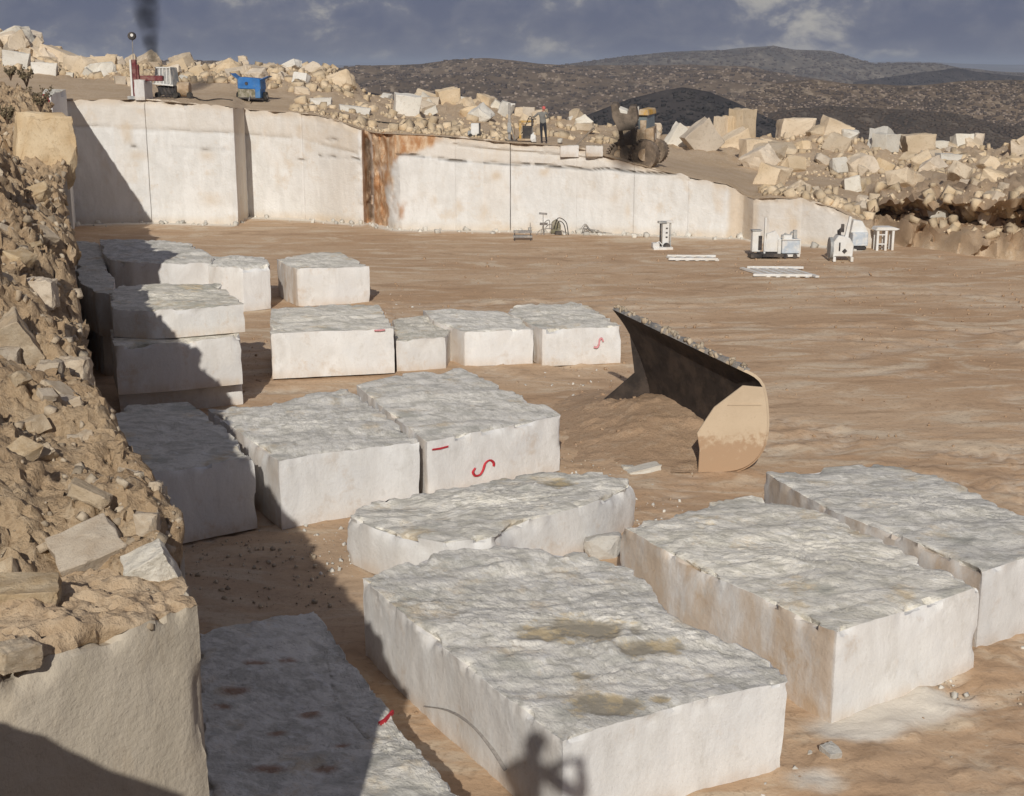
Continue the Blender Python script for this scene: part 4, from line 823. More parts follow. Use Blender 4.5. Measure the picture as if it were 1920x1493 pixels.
rr_('grey slab half buried in the slope right of the blue machine', 565, 172, 88, 32, 18, 'boulder', 5, .7, (.1, .1, .1))
rr_('white cut block on the bench edge right of the blue machine', 602, 192, 77, 38, 15, 'white_rock', 6, .6, (0, -.04, .08))
rr_('long white sloping slab at the bench edge left of the crack', 665, 207, 77, 56, 14, 'white_rock', 6, .6, (0, .12, .1))
rr_('largest bright squared block leaning above the orange crack', 763, 202, 82, 46, 44, 'white_rock', 6, .8, (.12, .1, .15))
rr_('pale slab lying against the bright squared block', 803, 212, 82, 34, 13, 'white_rock', 6, .7, (0, -.45, .1))
rr_('notched boulder on the crest right of the bright block', 842, 184, 90, 42, 34, 'boulder', 0, .8, (.1, -.15, .3))
rr_('square shouldered boulder behind the notched one', 806, 192, 92, 34, 18, 'boulder', 6, .8)
rr_('white tilted brick on the tip of the middle heap', 931, 184, 84, 17, 15, 'white_rock', 6, .8, (.2, .65, .1))
rr_('thin flake resting on the crest of the middle heap', 888, 176, 88, 24, 8, 'boulder', 6, .7, (0, -.3, .1))
rr_('pale face of rock below the tilted brick', 948, 208, 80, 26, 34, 'white_rock', 2, .6, (0, .4, .1))
rr_('pointed boulder behind the worker', 978, 207, 82, 30, 20, 'boulder', 3, .8)
rr_('white triangular slab leaning right of the wheel loader', 1275, 262, 79, 44, 44, 'white_rock', 6, .5, (.1, .6, .3))
rr_('tan slab leaning in front of the dark standing slabs', 1318, 262, 80, 56, 56, 'boulder', 6, .5, (.1, -.7, .2))
rr_('tall squared pillar rising highest over the right heap', 1392, 238, 83, 40, 62, 'boulder', 6, .9, (0, 0, .75))
rr_('dark sided upright slab left of the tall pillar', 1352, 236, 85, 13, 44, 'boulder', 6, 2.2, (0, .05, .75))
rr_('thin upright slab between dark slab and tall pillar', 1366, 235, 84, 10, 44, 'boulder', 6, 2.4, (0, .05, .75))
rr_('short upright slab at the left end of the standing slabs', 1289, 232, 86, 16, 24, 'boulder', 6, 1.5, (0, 0, .75))
rr_('second short upright slab of the standing slabs', 1322, 228, 86, 18, 26, 'boulder', 6, 1.5, (0, .05, .75))
rr_('blunt block standing at the foot of the right heap', 1412, 284, 76, 42, 42, 'boulder', 6, .8, (0, 0, .3))
rr_('sloping slab behind the blunt block', 1375, 268, 79, 60, 30, 'boulder', 6, .6, (.1, -.5, .2))
rr_('broad hump shaped boulder on the right crest', 1490, 243, 84, 66, 40, 'boulder', 3, .8)
rr_('large tilted plate with shadow beneath on the right crest', 1565, 246, 82, 52, 36, 'boulder', 6, .7, (.15, .35, .2))
rr_('sloping boulder left of the tilted plate', 1535, 250, 83, 44, 26, 'boulder', 5, .7, (.1, -.4, .1))
rr_('squared pale block with white right face on the right crest', 1662, 250, 81, 40, 32, 'white_rock', 6, .9, (.05, 0, .65))
rr_('reddish stained boulder on the right crest', 1722, 270, 80, 58, 36, 'boulder', 0, .8, (0, -.05, .1))
rr_('rounded pale block perched beside the reddish boulder', 1763, 255, 80, 30, 18, 'white_rock', 0, .8)
rr_('perched block with a dark underside near the right edge', 1806, 248, 81, 34, 26, 'white_rock', 6, .8, (-.3, 0, .1))
rr_('upright triangular flake beside the perched block', 1836, 250, 81, 20, 32, 'boulder', 2, .4, (0, .2, .2))
rr_('pale block bedded in the slope under the right crest', 1778, 297, 77, 40, 16, 'white_rock', 6, .7, (0, .05, .1))
rr_('tan plate standing in the right slope', 1735, 306, 76, 36, 26, 'boulder', 6, .6, (.1, .1, .1))
rr_('boulder hanging over the dark hollow at the right edge', 1862, 392, 63, 50, 66, 'boulder', 5, .8, (.1, .4, .2))
rr_('pale stone sitting in the mouth of the dark hollow', 1762, 400, 63.5, 42, 22, 'white_rock', 2, .7)
rr_('pale chip below the dark hollow', 1723, 397, 63, 18, 8, 'white_rock', 2, .7, (0, .5, 0))
G1, G2, G3 = 'boulders heaped along the left ridge', 'boulders in the middle heap behind the bench', 'boulders on the right bank'
def heap(n, x0, x1, t0, t1, d0, d1, grp, lab, pw=1.0):
    for k in range(n):
        px = rnd(x0, x1); t = rnd(t0, t1); p = bench_pt(px, t); d = d0+(d1-d0)*random.random()**pw
        dims = (d*rnd(.9, 1.5), d*rnd(.7, 1.1), d*rnd(.5, 1.0))
        rock('boulder', RM['boulder' if random.random() < .86 else 'white_rock'][random.randrange(10)], p+np.array([0, 0, dims[2]*.2]), dims, (rnd(-.5, .5), rnd(-.6, .6), rnd(0, 6.28)), lab, 'boulder', grp)
heap(100, -20, 650, 5.35, 6.25, .45, 1.8, G1, 'tan boulder among the many of the left ridge', 1.6)
heap(26, -20, 140, 5.5, 6.2, .9, 2.2, G1, 'tan boulder among the many of the left ridge')
heap(34, 650, 1230, 5.3, 6.2, .45, 1.5, G2, 'tan boulder in the middle heap behind the bench', 1.6)
heap(40, 1400, 1930, 5.0, 6.2, .8, 2.3, G3, 'tan boulder on the right bank', 1.3)
heap(40, 1430, 1930, 3.2, 5.9, .25, 1.5, G3, 'tan boulder on the right bank', 1.8)
its = []
for _ in range(6000):
    z = random.random()
    if z < .42: px, t = rnd(-40, 660), rnd(5.25, 6.35)
    elif z < .5: px, t = rnd(640, 1240), rnd(4.6, 6.3)
    elif z < .62: px, t = rnd(560, 960), rnd(1.0, 5)
    else:
        if random.random() < .45: continue
        px, t = rnd(1430, 1960), rnd(1.0, 6.2)
        if random.random() < .5: t = rnd(4.8, 6.2)
    p = bench_pt(px, t); d = .07+.6*random.random()**3.6
    if t < 3 and px < 1000: d *= .5
    its.append((p+np.array([0, 0, d*.1]), (d*rnd(.8, 1.5), d, d*rnd(.5, .9)), reul(3), random.randrange(6)))
tag(scatter_mesh('rubble', its, M['boulder']), 'broken stone between the boulders of the ridges', None, None, 'stuff')
its = []
for _ in range(420):
    px = rnd(110, 1620); x, y, z = wall_top(px); q = at_z(px, np.interp(px, W_[:, 0], W_[:, 1]), 0); d = .03+.26*random.random()**5
    its.append((np.array([q[0], q[1]-rnd(0, 1.2)**2-.05, d*.2]), (d*1.3, d, d*.8), reul(3), random.randrange(6)))
tag(scatter_mesh('gravel', its, M['white_rock']), 'pale chips along the foot of the sawn face', None, None, 'stuff')

# chips of stone beside the blocks
its = []
for _ in range(700):
    px, py = random.choice([(1190, 960), (640, 1000), (1600, 1400), (1480, 1470), (1080, 900), (1900, 1240), (660, 1060), (820, 900), (1060, 720), (700, 575), (1740, 1300)]); q = at_z(px+random.gauss(0, 45), py+random.gauss(0, 16), 0); d = .01+.07*random.random()**4
    its.append((q+np.array([0, 0, d*.2]), (d*1.4, d, d*.7), reul(3), random.randrange(6)))
tag(scatter_mesh('gravel', its, M['white_rock']), 'pale chips broken off the sawn blocks', None, None, 'stuff')

its = []
while len(its) < 3600:
    q = np.array([rnd(-8, 24), 14+46*random.random()**1.3, 0]); u, v = proj(q)
    if not (300 < u < 1960): continue
    if fbm(q[None]*.35, 99, 3)[0] < rnd(-.35, .25): continue
    d = (.008+.045*random.random()**4)*(.6+q[1]/40); its.append((q+np.array([0, 0, .01]), (d*1.4, d, d*.8), reul(3), random.randrange(6)))
tag(scatter_mesh('clods', its, M['mud']), 'dirt clods strewn over the pit floor', None, None, 'stuff')
# ------------------------------------------------------------------ loader bucket lying on the floor
near_px = [(1392, 698), (1418, 712), (1432, 735), (1438, 790), (1433, 832), (1416, 862), (1388, 880), (1350, 886), (1308, 887)]
far_px = [(1148, 580), (1172, 612), (1196, 660), (1214, 715), (1218, 742), (1210, 762), (1190, 776), (1160, 782), (1120, 784)]
def rs(P, n): 
    P = np.array(P, float); d = np.append(0, np.cumsum(np.linalg.norm(np.diff(P, axis=0), axis=1))); t = np.linspace(0, d[-1], n)
    return np.column_stack([np.interp(t, d, P[:, k]) for k in range(P.shape[1])])
npf, fpf = rs(smooth_path(near_px, 4), 26), rs(smooth_path(far_px, 4), 26)
A = np.array([at_Y(a, b, 26.95) for a, b in npf]); B = np.array([at_Y(a, b, 31.6) for a, b in fpf]); A[:, 2] += .02; B[:, 2] = np.maximum(B[:, 2], .02)
bk = empty('loader_bucket', (float(A[-3][0]), float(A[-3][1]), 0), 0, 'big loader bucket lying on the dirt with dark inside and cream end plate', 'loader bucket')
def lpt(p): return tuple(np.array(p)-np.array(bk.location))
ns = 14; S = np.array([A+(B-A)*k/(ns-1) for k in range(ns)])
du = np.gradient(S, axis=0); dv = np.gradient(S, axis=1); nrm = np.cross(du, dv); nrm /= np.linalg.norm(nrm, axis=2)[..., None]
if nrm[ns//2, 8][0] < 0: nrm = -nrm           # outward = away from the mouth
S2 = S+nrm*.06
def shell(name, S, S2, mi, mo):
    a, b = S.shape[:2]; V = np.concatenate([S.reshape(-1, 3), S2.reshape(-1, 3)])-np.array(bk.location); f = grid_faces(a, b); n = a*b; fs = [tuple(x) for x in f]+[tuple(x[::-1]+n) for x in f]; mi_ = [0]*len(f)+[1]*len(f)
    E = [i for i in range(b)]+[i*b+b-1 for i in range(1, a)]+[(a-1)*b+i for i in range(b-2, -1, -1)]+[i*b for i in range(a-2, 0, -1)]
    for i in range(len(E)): p, q = E[i], E[(i+1) % len(E)]; fs.append((p, q, q+n, p+n)); mi_.append(1)
    return add(name, raw_mesh(name, V, fs, None, True, 35, None, [M[mi], M[mo]], mi_), bk)
shell('back_sheet', S, S2, 'bucket_in', 'bucket_out')
mouth = [A[0]*.25+A[2]*.75, np.array(at_Y(1392, 722, 26.95)), np.array(at_Y(1338, 763, 26.95)), np.array(at_Y(1306, 811, 26.95)), np.array(at_Y(1311, 842, 26.95))]
pl = [p for p in A[4:]]+mouth[::-1][:-1]
mb = MB(); mb.prism([lpt(p-np.array([0, .07, 0])) for p in pl], (0, .06, 0)); mb.build('end_plate', M['bucket_out'], bk, .01)
mb = MB(); mb.prism([lpt(at_Y(a, b, 26.86)) for a, b in [(1366, 758), (1428, 758), (1428, 760.5), (1364, 760.5)]], (0, .02, 0)); mb.build('weld_strip', M['bucket_out'], bk)
mb = MB(); fp = [p for p in B[5:]]+[np.array(at_Y(a, b, 31.6)) for a, b in [(1120, 760), (1150, 735), (1190, 700)]]
mb.prism([lpt(p+np.array([0, .02, 0])) for p in fp], (0, .06, 0)); mb.build('far_plate', M['bucket_in'], bk)
mb = MB(); e0, e1 = A[0], B[0]; 
for k in range(26):
    a = e0+(e1-e0)*k/26; b = e0+(e1-e0)*(k+.98)/26; h = rnd(.05, .10); mid = (a+b)/2
    mb.prism([lpt(a), lpt(b), lpt(b+np.array([.05, 0, h])), lpt(a+np.array([.05, 0, h]))], (.12, .02, -.02))
mb.build('cutting_edge', M['steel'], bk)
its = []
for k in range(60):
    t = random.random(); p = e0+(e1-e0)*t+np.array([rnd(.02, .12), 0, rnd(.04, .10)]); d = rnd(.04, .12); its.append((p, (d*1.4, d, d*.7), reul(2), k % 6))
tag(scatter_mesh('gravel', its, M['near_rock']), 'grit lying on the upper lip of the bucket', None, None, 'stuff')
# dirt heap in front of and inside the bucket
c0 = at_z(1245, 825, 0); n = 70; gx, gy = np.meshgrid(np.linspace(-2.4, 2.1, n), np.linspace(-2.6, 5.2, 110)); X = gx+c0[0]-gy*.16; Y = gy+c0[1]
rr2 = ((gx+.15)/1.75)**2+((gy-1.0)/3.1)**2; hh = .62*np.exp(-rr2*1.3)+.30*np.exp(-((gx-.7)/.7)**2-((gy-1.2)/2.2)**2)
Vv = np.stack([X, Y, hh], -1).reshape(-1, 3); Vv[:, 2] = Vv[:, 2]*(1+.25*fbm(Vv*1.1, 301, 4))+np.maximum(0, fbm(Vv*2.2, 302, 5, .62))*.16*np.clip(hh.ravel()*4, 0, 1)-.09
o = add('dirt_heap', raw_mesh('dirt_heap', Vv-c0, grid_faces(110, n), M['mud'], True), None, c0); tag(o, 'low heap of loose brown dirt spilling out of the loader bucket', 'dirt heap')
its = []
for k in range(110):
    i = random.randrange(len(Vv)); p = Vv[i]
    if p[2] < .02: continue
    d = .015+.08*random.random()**3; its.append((p, (d*1.3, d, d*.8), reul(3), k % 6))
tag(scatter_mesh('clods', its, M['mud']), 'clods on the dirt heap by the bucket', None, None, 'stuff')
# ------------------------------------------------------------------ machines on the pit floor
def site(px, py, z=0):
    q = at_z(px, py, z); return q, (q[1]*CT+(H-z)*ST)/F
# column wire saw
q, m_ = site(1246, 467); e = empty('wire_saw_column', q, .1, 'white twin column stone saw with dark pulley at its foot standing apart', 'stone saw')
MB().box((0, 0, .06), (.62, .8, .12)).box((-.38, -.1, .05), (.4, .55, .1)).build('base', M['white_paint'], e, .01)
MB().box((.02, 0, .66), (.30, .18, 1.1)).build('column', M['white_paint'], e, .01)
MB().box((-.2, .02, .62), (.07, .1, 1.1)).build('guide_rail', M['dark_steel'], e); MB().box((.25, .02, .62), (.07, .1, 1.1)).build('guide_rail', M['grey_paint'], e)
MB().box((-.14, 0, 1.22), (.38, .3, .09)).build('top_plate', M['grey_paint'], e, .01); MB().box((.2, 0, 1.24), (.36, .26, .07)).build('top_plate', M['white_paint'], e, .01)
for zz_ in (.55, .75, .95): MB().box((.06, -.1, zz_), (.09, .03, .06)).build('slot', M['dark_steel'], e)
MB().tube([(.06, -.22, .14), (.06, -.1, .14)], .16, 18).build('pulley', M['dark_steel'], e, 0, 40)
mb = MB(); mb.box((-.45, -.12, .2), (.3, .4, .2)); mb.tube([(-.6, -.2, .2), (-.3, -.2, .36), (-.15, -.2, .22)], .03, 6); mb.build('motor', M['white_paint'], e, .01)
# machine pair
q, m_ = site(1448, 484); e = empty('wire_saw', q, .12, 'white wire saw machine with tall thin mast and sloping shield', 'stone saw')
MB().prism([(-.36, 0, .28), (.42, 0, .26), (.36, 0, .82), (.1, 0, 1.18), (-.28, 0, 1.05)], (0, .16, 0)).build('shield', M['white_paint'], e, .01)
MB().box((-.34, .1, .95), (.07, .1, 1.6)).build('mast', M['white_paint'], e); MB().box((.28, -.02, .42), (.14, .14, .78)).build('post', M['white_paint'], e, .01)
MB().box((0, .2, .14), (1.0, .9, .12)).build('chassis', M['dark_steel'], e)
for sx in (-.36, .06, .34): MB().tube([(sx, -.12, .1), (sx, .0, .1)], .1, 14).build('wheel', M['white_paint' if sx > .2 else 'dark_steel'], e, 0, 40)
MB().box((-.72, .2, .72), (.36, .3, .9)).build('cabinet', M['white_paint'], e, .02); MB().box((-.56, .04, .66), (.16, .03, .62)).build('panel', M['dark_steel'], e); MB().box((-.72, .18, 1.2), (.42, .34, .05)).build('lid', M['grey_paint'], e)
mb = MB(); mb.tube([(-.9, .1, .12), (-.65, -.1, .25), (-.45, .05, .1)], .04, 6); mb.box((-.75, .1, .12), (.5, .5, .16)); mb.build('skid', M['dark_steel'], e)
q, m_ = site(1480, 484); e = empty('power_unit', q, .1, 'pale blue and white power unit with pipes on top beside the wire saw', 'power unit')
MB().box((.02, .2, .52), (.78, .6, .62)).build('housing', M['pale_blue'], e, .02); MB().box((.02, -.12, .82), (.82, .05, .05)).box((.42, -.1, .5), (.05, .05, .66)).build('frame', M['white_paint'], e)
MB().box((.0, .2, .12), (.84, .7, .1)).build('skid', M['white_paint'], e)
for sx in (-.22, .2): MB().tube([(sx, -.18, .1), (sx, -.08, .1)], .1, 14).build('wheel', M['dark_steel'], e, 0, 40)
mb = MB(); mb.tube([(-.35, .1, .85), (-.2, .1, 1.05), (.05, .1, .92)], .05, 7); mb.box((.26, .2, 1.02), (.16, .14, .34)); mb.tube([(.0, .2, .85), (.1, .2, 1.1), (.24, .2, 1.12)], .04, 7); mb.build('pipework', M['grey_paint'], e)
MB().box((-.1, .2, .9), (.4, .4, .18)).build('engine_cover', M['white_paint'], e, .02)
q, m_ = site(1578, 490); e = empty('wire_saw', q, -.05, 'white machine with raised white arm and big side flywheel', 'stone saw')
MB().prism([(-.4, 0, .2), (.45, 0, .2), (.48, 0, .7), (.3, 0, 1.0), (-.18, 0, 1.1), (-.38, 0, .8)], (0, .7, 0)).build('body', M['white_paint'], e, .03)
MB().prism([(.1, .2, .9), (.26, .2, .9), (.38, .2, 1.86), (.27, .2, 1.9)], (0, .14, 0)).build('arm', M['white_paint'], e, .01)
MB().tube([(-.55, .1, .55), (-.42, .1, .55)], .46, 26).build('flywheel', M['grey_paint'], e, 0, 40)
MB().box((-.12, .0, .62), (.06, .06, .36)).build('slot', M['dark_steel'], e); MB().box((.1, -.02, .44), (.14, .05, .16), (0, .78, 0)).build('badge_plate', M['dark_steel'], e)
mb = MB(); mb.tube([(-.1, .3, 1.0), (-.12, .3, 1.25), (.02, .3, 1.35)], .09, 8); mb.box((.02, .3, 1.38), (.12, .12, .34)); mb.build('hydraulic_motor', M['dark_steel'], e)
for sx in (-.34, .4): MB().box((sx, .1, .1), (.12, .6, .2)).build('foot', M['white_paint'], e, .01)
q, m_ = site(1612, 470); e = empty('power_unit', q, 0, 'small white power unit half hidden behind the raised arm machine', 'power unit')
MB().box((0, .3, .5), (.7, .6, .6)).build('housing', M['pale_blue'], e, .03); MB().prism([(-.4, .2, .78), (.4, .2, .78), (.1, .2, 1.3), (-.3, .2, 1.35)], (0, .5, 0)).build('hood', M['white_paint'], e, .02); MB().box((0, .3, .1), (.6, .5, .12)).build('skid', M['dark_steel'], e)
q, m_ = site(1656, 469); e = empty('machine_stand', q, .05, 'white stand with a wide flat top at the right end of the machines', 'stand')
MB().prism([(-.5, -.3, .92), (.46, -.3, .92), (.62, -.3, .98), (.3, -.3, 1.06), (-.4, -.3, 1.06)], (0, .7, 0)).build('top', M['white_paint'], e, .01)
for sx in (-.36, .02, .34): MB().box((sx, -.2, .46), (.1, .1, .92)).box((sx, .2, .46), (.1, .1, .92)).build('leg', M['white_paint'], e)
MB().box((-.17, -.2, .3), (.3, .06, .05)).box((-.17, -.2, .72), (.3, .06, .05)).build('crossbar', M['white_paint'], e)
# rails lying on the floor
def rails(label, px, py, L, W, rz, n):
    q, _ = site(px, py); e = empty('rail_track', q, rz, label, 'rail track', 'rail tracks lying on the floor')
    for s_ in (-1, 1): MB().box((0, s_*W/2, .09), (L, .08, .1)).build('rail', M['white_paint'], e, .01)
    for k in range(n): MB().box((-L/2+L*(k+.5)/n, 0, .05), (.17, W*1.12, .07), (0, 0, .35)).build('sleeper', M['white_paint'], e)
rails('white ladder like rail track lying nearest to the camera', 1460, 513, 2.3, 2.1, -.05, 6)
rails('thin white rail track lying flat by the twin column saw', 1298, 487, 2.1, .95, -.05, 5)
q, _ = site(980, 451); e = empty('pipe_rack', q, 0, 'low grey pipe rack on legs near the sawn face', 'rack')
for k, zz_ in enumerate((.20, .42)): MB().box((0, 0, zz_), (.92 if k == 0 else .88, .3, .10)).build('shelf', M['steel'], e)
for sx in (-.38, .38): MB().box((sx, -.1, .2), (.05, .05, .42)).box((sx, .12, .2), (.05, .05, .42)).build('leg', M['dark_steel'], e)
MB().tube([(.36, 0, .42), (.36, 0, .85)], .02, 6).build('upright', M['steel'], e); MB().tube([(.28, 0, .42), (.28, 0, .62)], .02, 6).build('upright', M['steel'], e)
q, _ = site(1042, 441); e = empty('hose_pump', q, 0, 'olive pump draped with dark hoses at the foot of the sawn face', 'pump')
MB().prism([(-.26, -.1, .08), (.26, -.1, .08), (.24, -.1, .55), (.05, -.1, .78), (-.2, -.1, .62)], (0, .45, 0)).build('body', M['olive'], e, .05)
MB().box((.12, -.2, .12), (.34, .2, .2)).build('motor', M['dark_steel'], e, .03)
for a, b, h in [(-.1, .62, .85), (-.3, -.75, .75), (-.2, -.6, .55), (.05, .5, .7), (-.1, -.95, .35)]:
    P = smooth_path([(a, -.1, .3), (a*.5+b*.25, -.15, h), (b*.8, -.1, h*.75), (b, -.1, .03)], 5); MB().tube(P, .022, 6).build('hose', M['rubber' if b > 0 else 'steel'], e)
mb = MB(); mb.box((-.62, .3, 1.02), (.4, .06, .1), (0, .1, 0)); mb.tube([(-.62, .3, .0), (-.62, .3, 1.0)], .02, 6); mb.build('hose_hook', M['steel'], e)
q, _ = site(1110, 438); e = empty('cable_tangle', q, 0, 'tangle of grey wire rope lying by the sawn face', 'wire rope')
for k in range(6):
    P = smooth_path([(-.6+rnd(-.2, .2), rnd(-.2, .2), .03), (-.35, rnd(-.2, .2), rnd(.2, .5)), (0, rnd(-.2, .2), rnd(.08, .25)), (.7+rnd(-.2, .5), rnd(-.2, .2), .03)], 5); MB().tube(P, .016, 5).build('strand', M['steel'], e)
def floor_block(label, px0, px1, ytop, ybot, k, src='block', dep=.8):
    q = at_z((px0+px1)/2, ybot, 0); m_ = (q[1]*CT+H*ST)/F; wd = (px1-px0)*m_; h = at_Y(px0, ytop, q[1])[2]
    o = make_block('sawn_block', [(q[0]-wd/2, q[1]), (q[0]+wd/2, q[1]+.05), (q[0]+wd/2, q[1]+wd*dep), (q[0]-wd/2, q[1]+wd*dep)], 0, h, k, topamp=.06, s=.09, beige=.3); return tag(o, label, 'stone block', 'sawn limestone blocks')
floor_block('small squared block with ribbed face at the low end of the sawn face', 1521, 1547, 431, 456, 21)
floor_block('white block behind the small power unit', 1600, 1632, 424, 462, 22)
floor_block('lowest white block left of the machine stand', 1620, 1646, 440, 464, 23, dep=.6)
# ------------------------------------------------------------------ machines and people on the bench
def bench_site(px, py, back=.7):
    x, y, z = wall_top(px); q = at_Y(px, py, y+back); q[2] = min(q[2], hit(px, py, .1)[0][2]+.06); return q
q = bench_site(890, 257, 1.2); q[2] = q[2]; e = empty('compressor', q, 0, 'small white compressor box with dark side on the bench edge', 'compressor')
MB().box((.02, 0, .38), (.42, .4, .6)).build('housing', M['white_paint'], e, .03); MB().box((.26, 0, .44), (.08, .36, .5)).build('vent', M['dark_steel'], e, .01)
MB().box((-.26, 0, .2), (.18, .3, .22)).build('motor', M['grey_paint'], e, .02)
for sx in (-.2, .2): MB().tube([(sx, -.22, .09), (sx, -.14, .09)], .09, 14).build('wheel', M['rubber'], e, 0, 40)
q = bench_site(955, 266, .8); e = empty('drill_mast', q, 0, 'thin grey drill mast with crossbar standing left of the yellow frame', 'drill rig')
MB().box((0, 0, .95), (.13, .14, 1.9)).build('mast', M['steel'], e, .01); MB().box((.08, 0, 1.86), (.42, .08, .06)).build('crossbar', M['white_paint'], e)
MB().box((0, -.06, .7), (.2, .2, .5)).build('drill_head', M['grey_paint'], e, .02); MB().box((.12, 0, .04), (.6, .5, .08)).build('base', M['dark_steel'], e); MB().tube([(.05, -.02, .9), (.28, .1, .06)], .03, 6).build('brace', M['steel'], e)
q = bench_site(985, 264, 1.1); e = empty('power_pack', q, 0, 'dark grey power pack in a yellow frame beside the worker', 'power unit')
MB().box((.12, 0, .42), (.52, .4, .62)).build('housing', M['dark_steel'], e, .02); MB().box((-.26, 0, .48), (.12, .14, .96)).build('frame_post', M['yellow'], e, .01); MB().box((.06, 0, .95), (.76, .14, .1)).build('frame_beam', M['yellow'], e, .01); MB().box((0, 0, .06), (.8, .4, .1)).build('base', M['tan_paint'], e)
q = bench_site(1000, 266, .55); e = empty('white_sack', q, 0, 'white sack at the worker feet', 'sack')
V_, F_ = hull_rock(900, 22, .4, 3, .05); add('cloth', raw_mesh('cloth', V_*np.array([.3, .25, .4])+np.array([0, 0, .18]), F_, M['bag'], True, 60), e); MB().tube([(-.02, 0, .36), (.02, 0, .46)], .05, 8, .02).build('neck', M['bag'], e)
q = bench_site(1050, 267, 1.0); rock('loose_stone', RM['white_rock'][3], q+np.array([0, 0, .08]), (.24, .2, .22), (0, 0, 1), 'small white stone on the bench right of the worker', 'stone')
q = bench_site(1078, 270, 1.2); o = MB().tube([(0, 0, .03), (.95, .5, .95)], .05, 6).build('timber_pole', M['timber']); o.location = tuple(q); tag(o, 'grey pole leaning against rock on the bench', 'pole')
def bench_block(label, px0, px1, yt, yb, k, back, dep=.8):
    q = bench_site((px0+px1)/2, yb, back); m_ = (q[1]*CT+(H-q[2])*ST)/F; wd = (px1-px0)*m_
    o = make_block('sawn_block', [(q[0]-wd/2, q[1]), (q[0]+wd/2, q[1]), (q[0]+wd/2, q[1]+wd*dep), (q[0]-wd/2, q[1]+wd*dep)], q[2]-.05, at_Y(px0, yt, q[1])[2]-q[2]+.05, k, topamp=.05, s=.09, beige=.25); return tag(o, label, 'stone block', 'sawn limestone blocks')
bench_block('pale block set in the bench edge right of the worker', 1050, 1086, 273, 293, 31, -.08)
bench_block('whiter block with a shaded base on the bench edge near the wheel loader', 1098, 1131, 274, 292, 32, -.14)
bench_block('white block let into the bench edge left of the blue machine', 344, 377, 198, 212, 33, .02, .5)
def ground_hose(label, pts, r, mat):
    P_ = [np.array(hit(a, b, .1)[0])+np.array([0, 0, .04]) for a, b in pts]; o = MB().tube([tuple(v-P_[0]) for v in smooth_path(P_, 6)], r, 6).build('hose', M[mat], None, 0, 60); o.location = tuple(P_[0]); tag(o, label, 'hose')
ground_hose('black hose snaking over the bench left of the white compressor', [(700, 229), (740, 233), (775, 236), (820, 246), (850, 249), (880, 256)], .035, 'rubber')
ground_hose('grey hose lying on the bench between compressor and drill mast', [(898, 257), (915, 259), (935, 260), (952, 264)], .03, 'steel')
ground_hose('black cable running from the tan tank to the blue compressor', [(372, 184), (395, 190), (420, 187), (445, 190)], .03, 'rubber')
# people
def skinned(name, nodes, edges, mat_list, pick, parent, root=0, sub=2):
    me = bpy.data.meshes.new(name); me.from_pydata([n[0] for n in nodes], edges, []); o = bpy.data.objects.new(name, me); COL.objects.link(o)
    sk = o.modifiers.new('s', 'SKIN'); sk.use_smooth_shade = True; sk.branch_smoothing = .4
    for i, v in enumerate(me.skin_vertices[0].data): v.radius = (nodes[i][1], nodes[i][2] if len(nodes[i]) > 2 else nodes[i][1]); v.use_root = (i == root)
    sb = o.modifiers.new('b', 'SUBSURF'); sb.levels = sub; sb.render_levels = sub
    bpy.context.view_layer.update(); dg = bpy.context.evaluated_depsgraph_get(); m2 = bpy.data.meshes.new_from_object(o.evaluated_get(dg)); o.modifiers.clear(); o.data = m2
    for m in mat_list: m2.materials.append(M[m])
    m2.polygons.foreach_set('material_index', np.array([pick(p.center) for p in m2.polygons], np.int32)); m2.polygons.foreach_set('use_smooth', np.ones(len(m2.polygons), bool)); o.parent = parent; return o
def hand_nodes(nodes, edges, wi, wrist, dirv, side, up):
    """palm with five curled fingers on wrist node wi"""
    d = Vector(dirv).normalized(); u = Vector(up).normalized(); s_ = d.cross(u).normalized()*side; w0 = Vector(wrist)
    pi_ = len(nodes); nodes.append((tuple(w0+d*.06), .030, .018)); edges.append((wi, pi_))
    for k, (off, L) in enumerate([(-.030, .072), (-.010, .08), (.010, .075), (.030, .058)]):
        b = w0+d*.095+s_*off; i0 = len(nodes); nodes.append((tuple(b), .0095)); edges.append((pi_, i0))
        m1 = b+d*L*.5-u*L*.12; i1 = len(nodes); nodes.append((tuple(m1), .0085)); edges.append((i0, i1)); nodes.append((tuple(m1+d*L*.35-u*L*.38), .007)); edges.append((i1, i1+1))
    t0 = w0+d*.035-s_*.035; i0 = len(nodes); nodes.append((tuple(t0), .011)); edges.append((pi_, i0)); nodes.append((tuple(t0+d*.04-s_*.02-u*.01), .009)); edges.append((i0, i0+1))
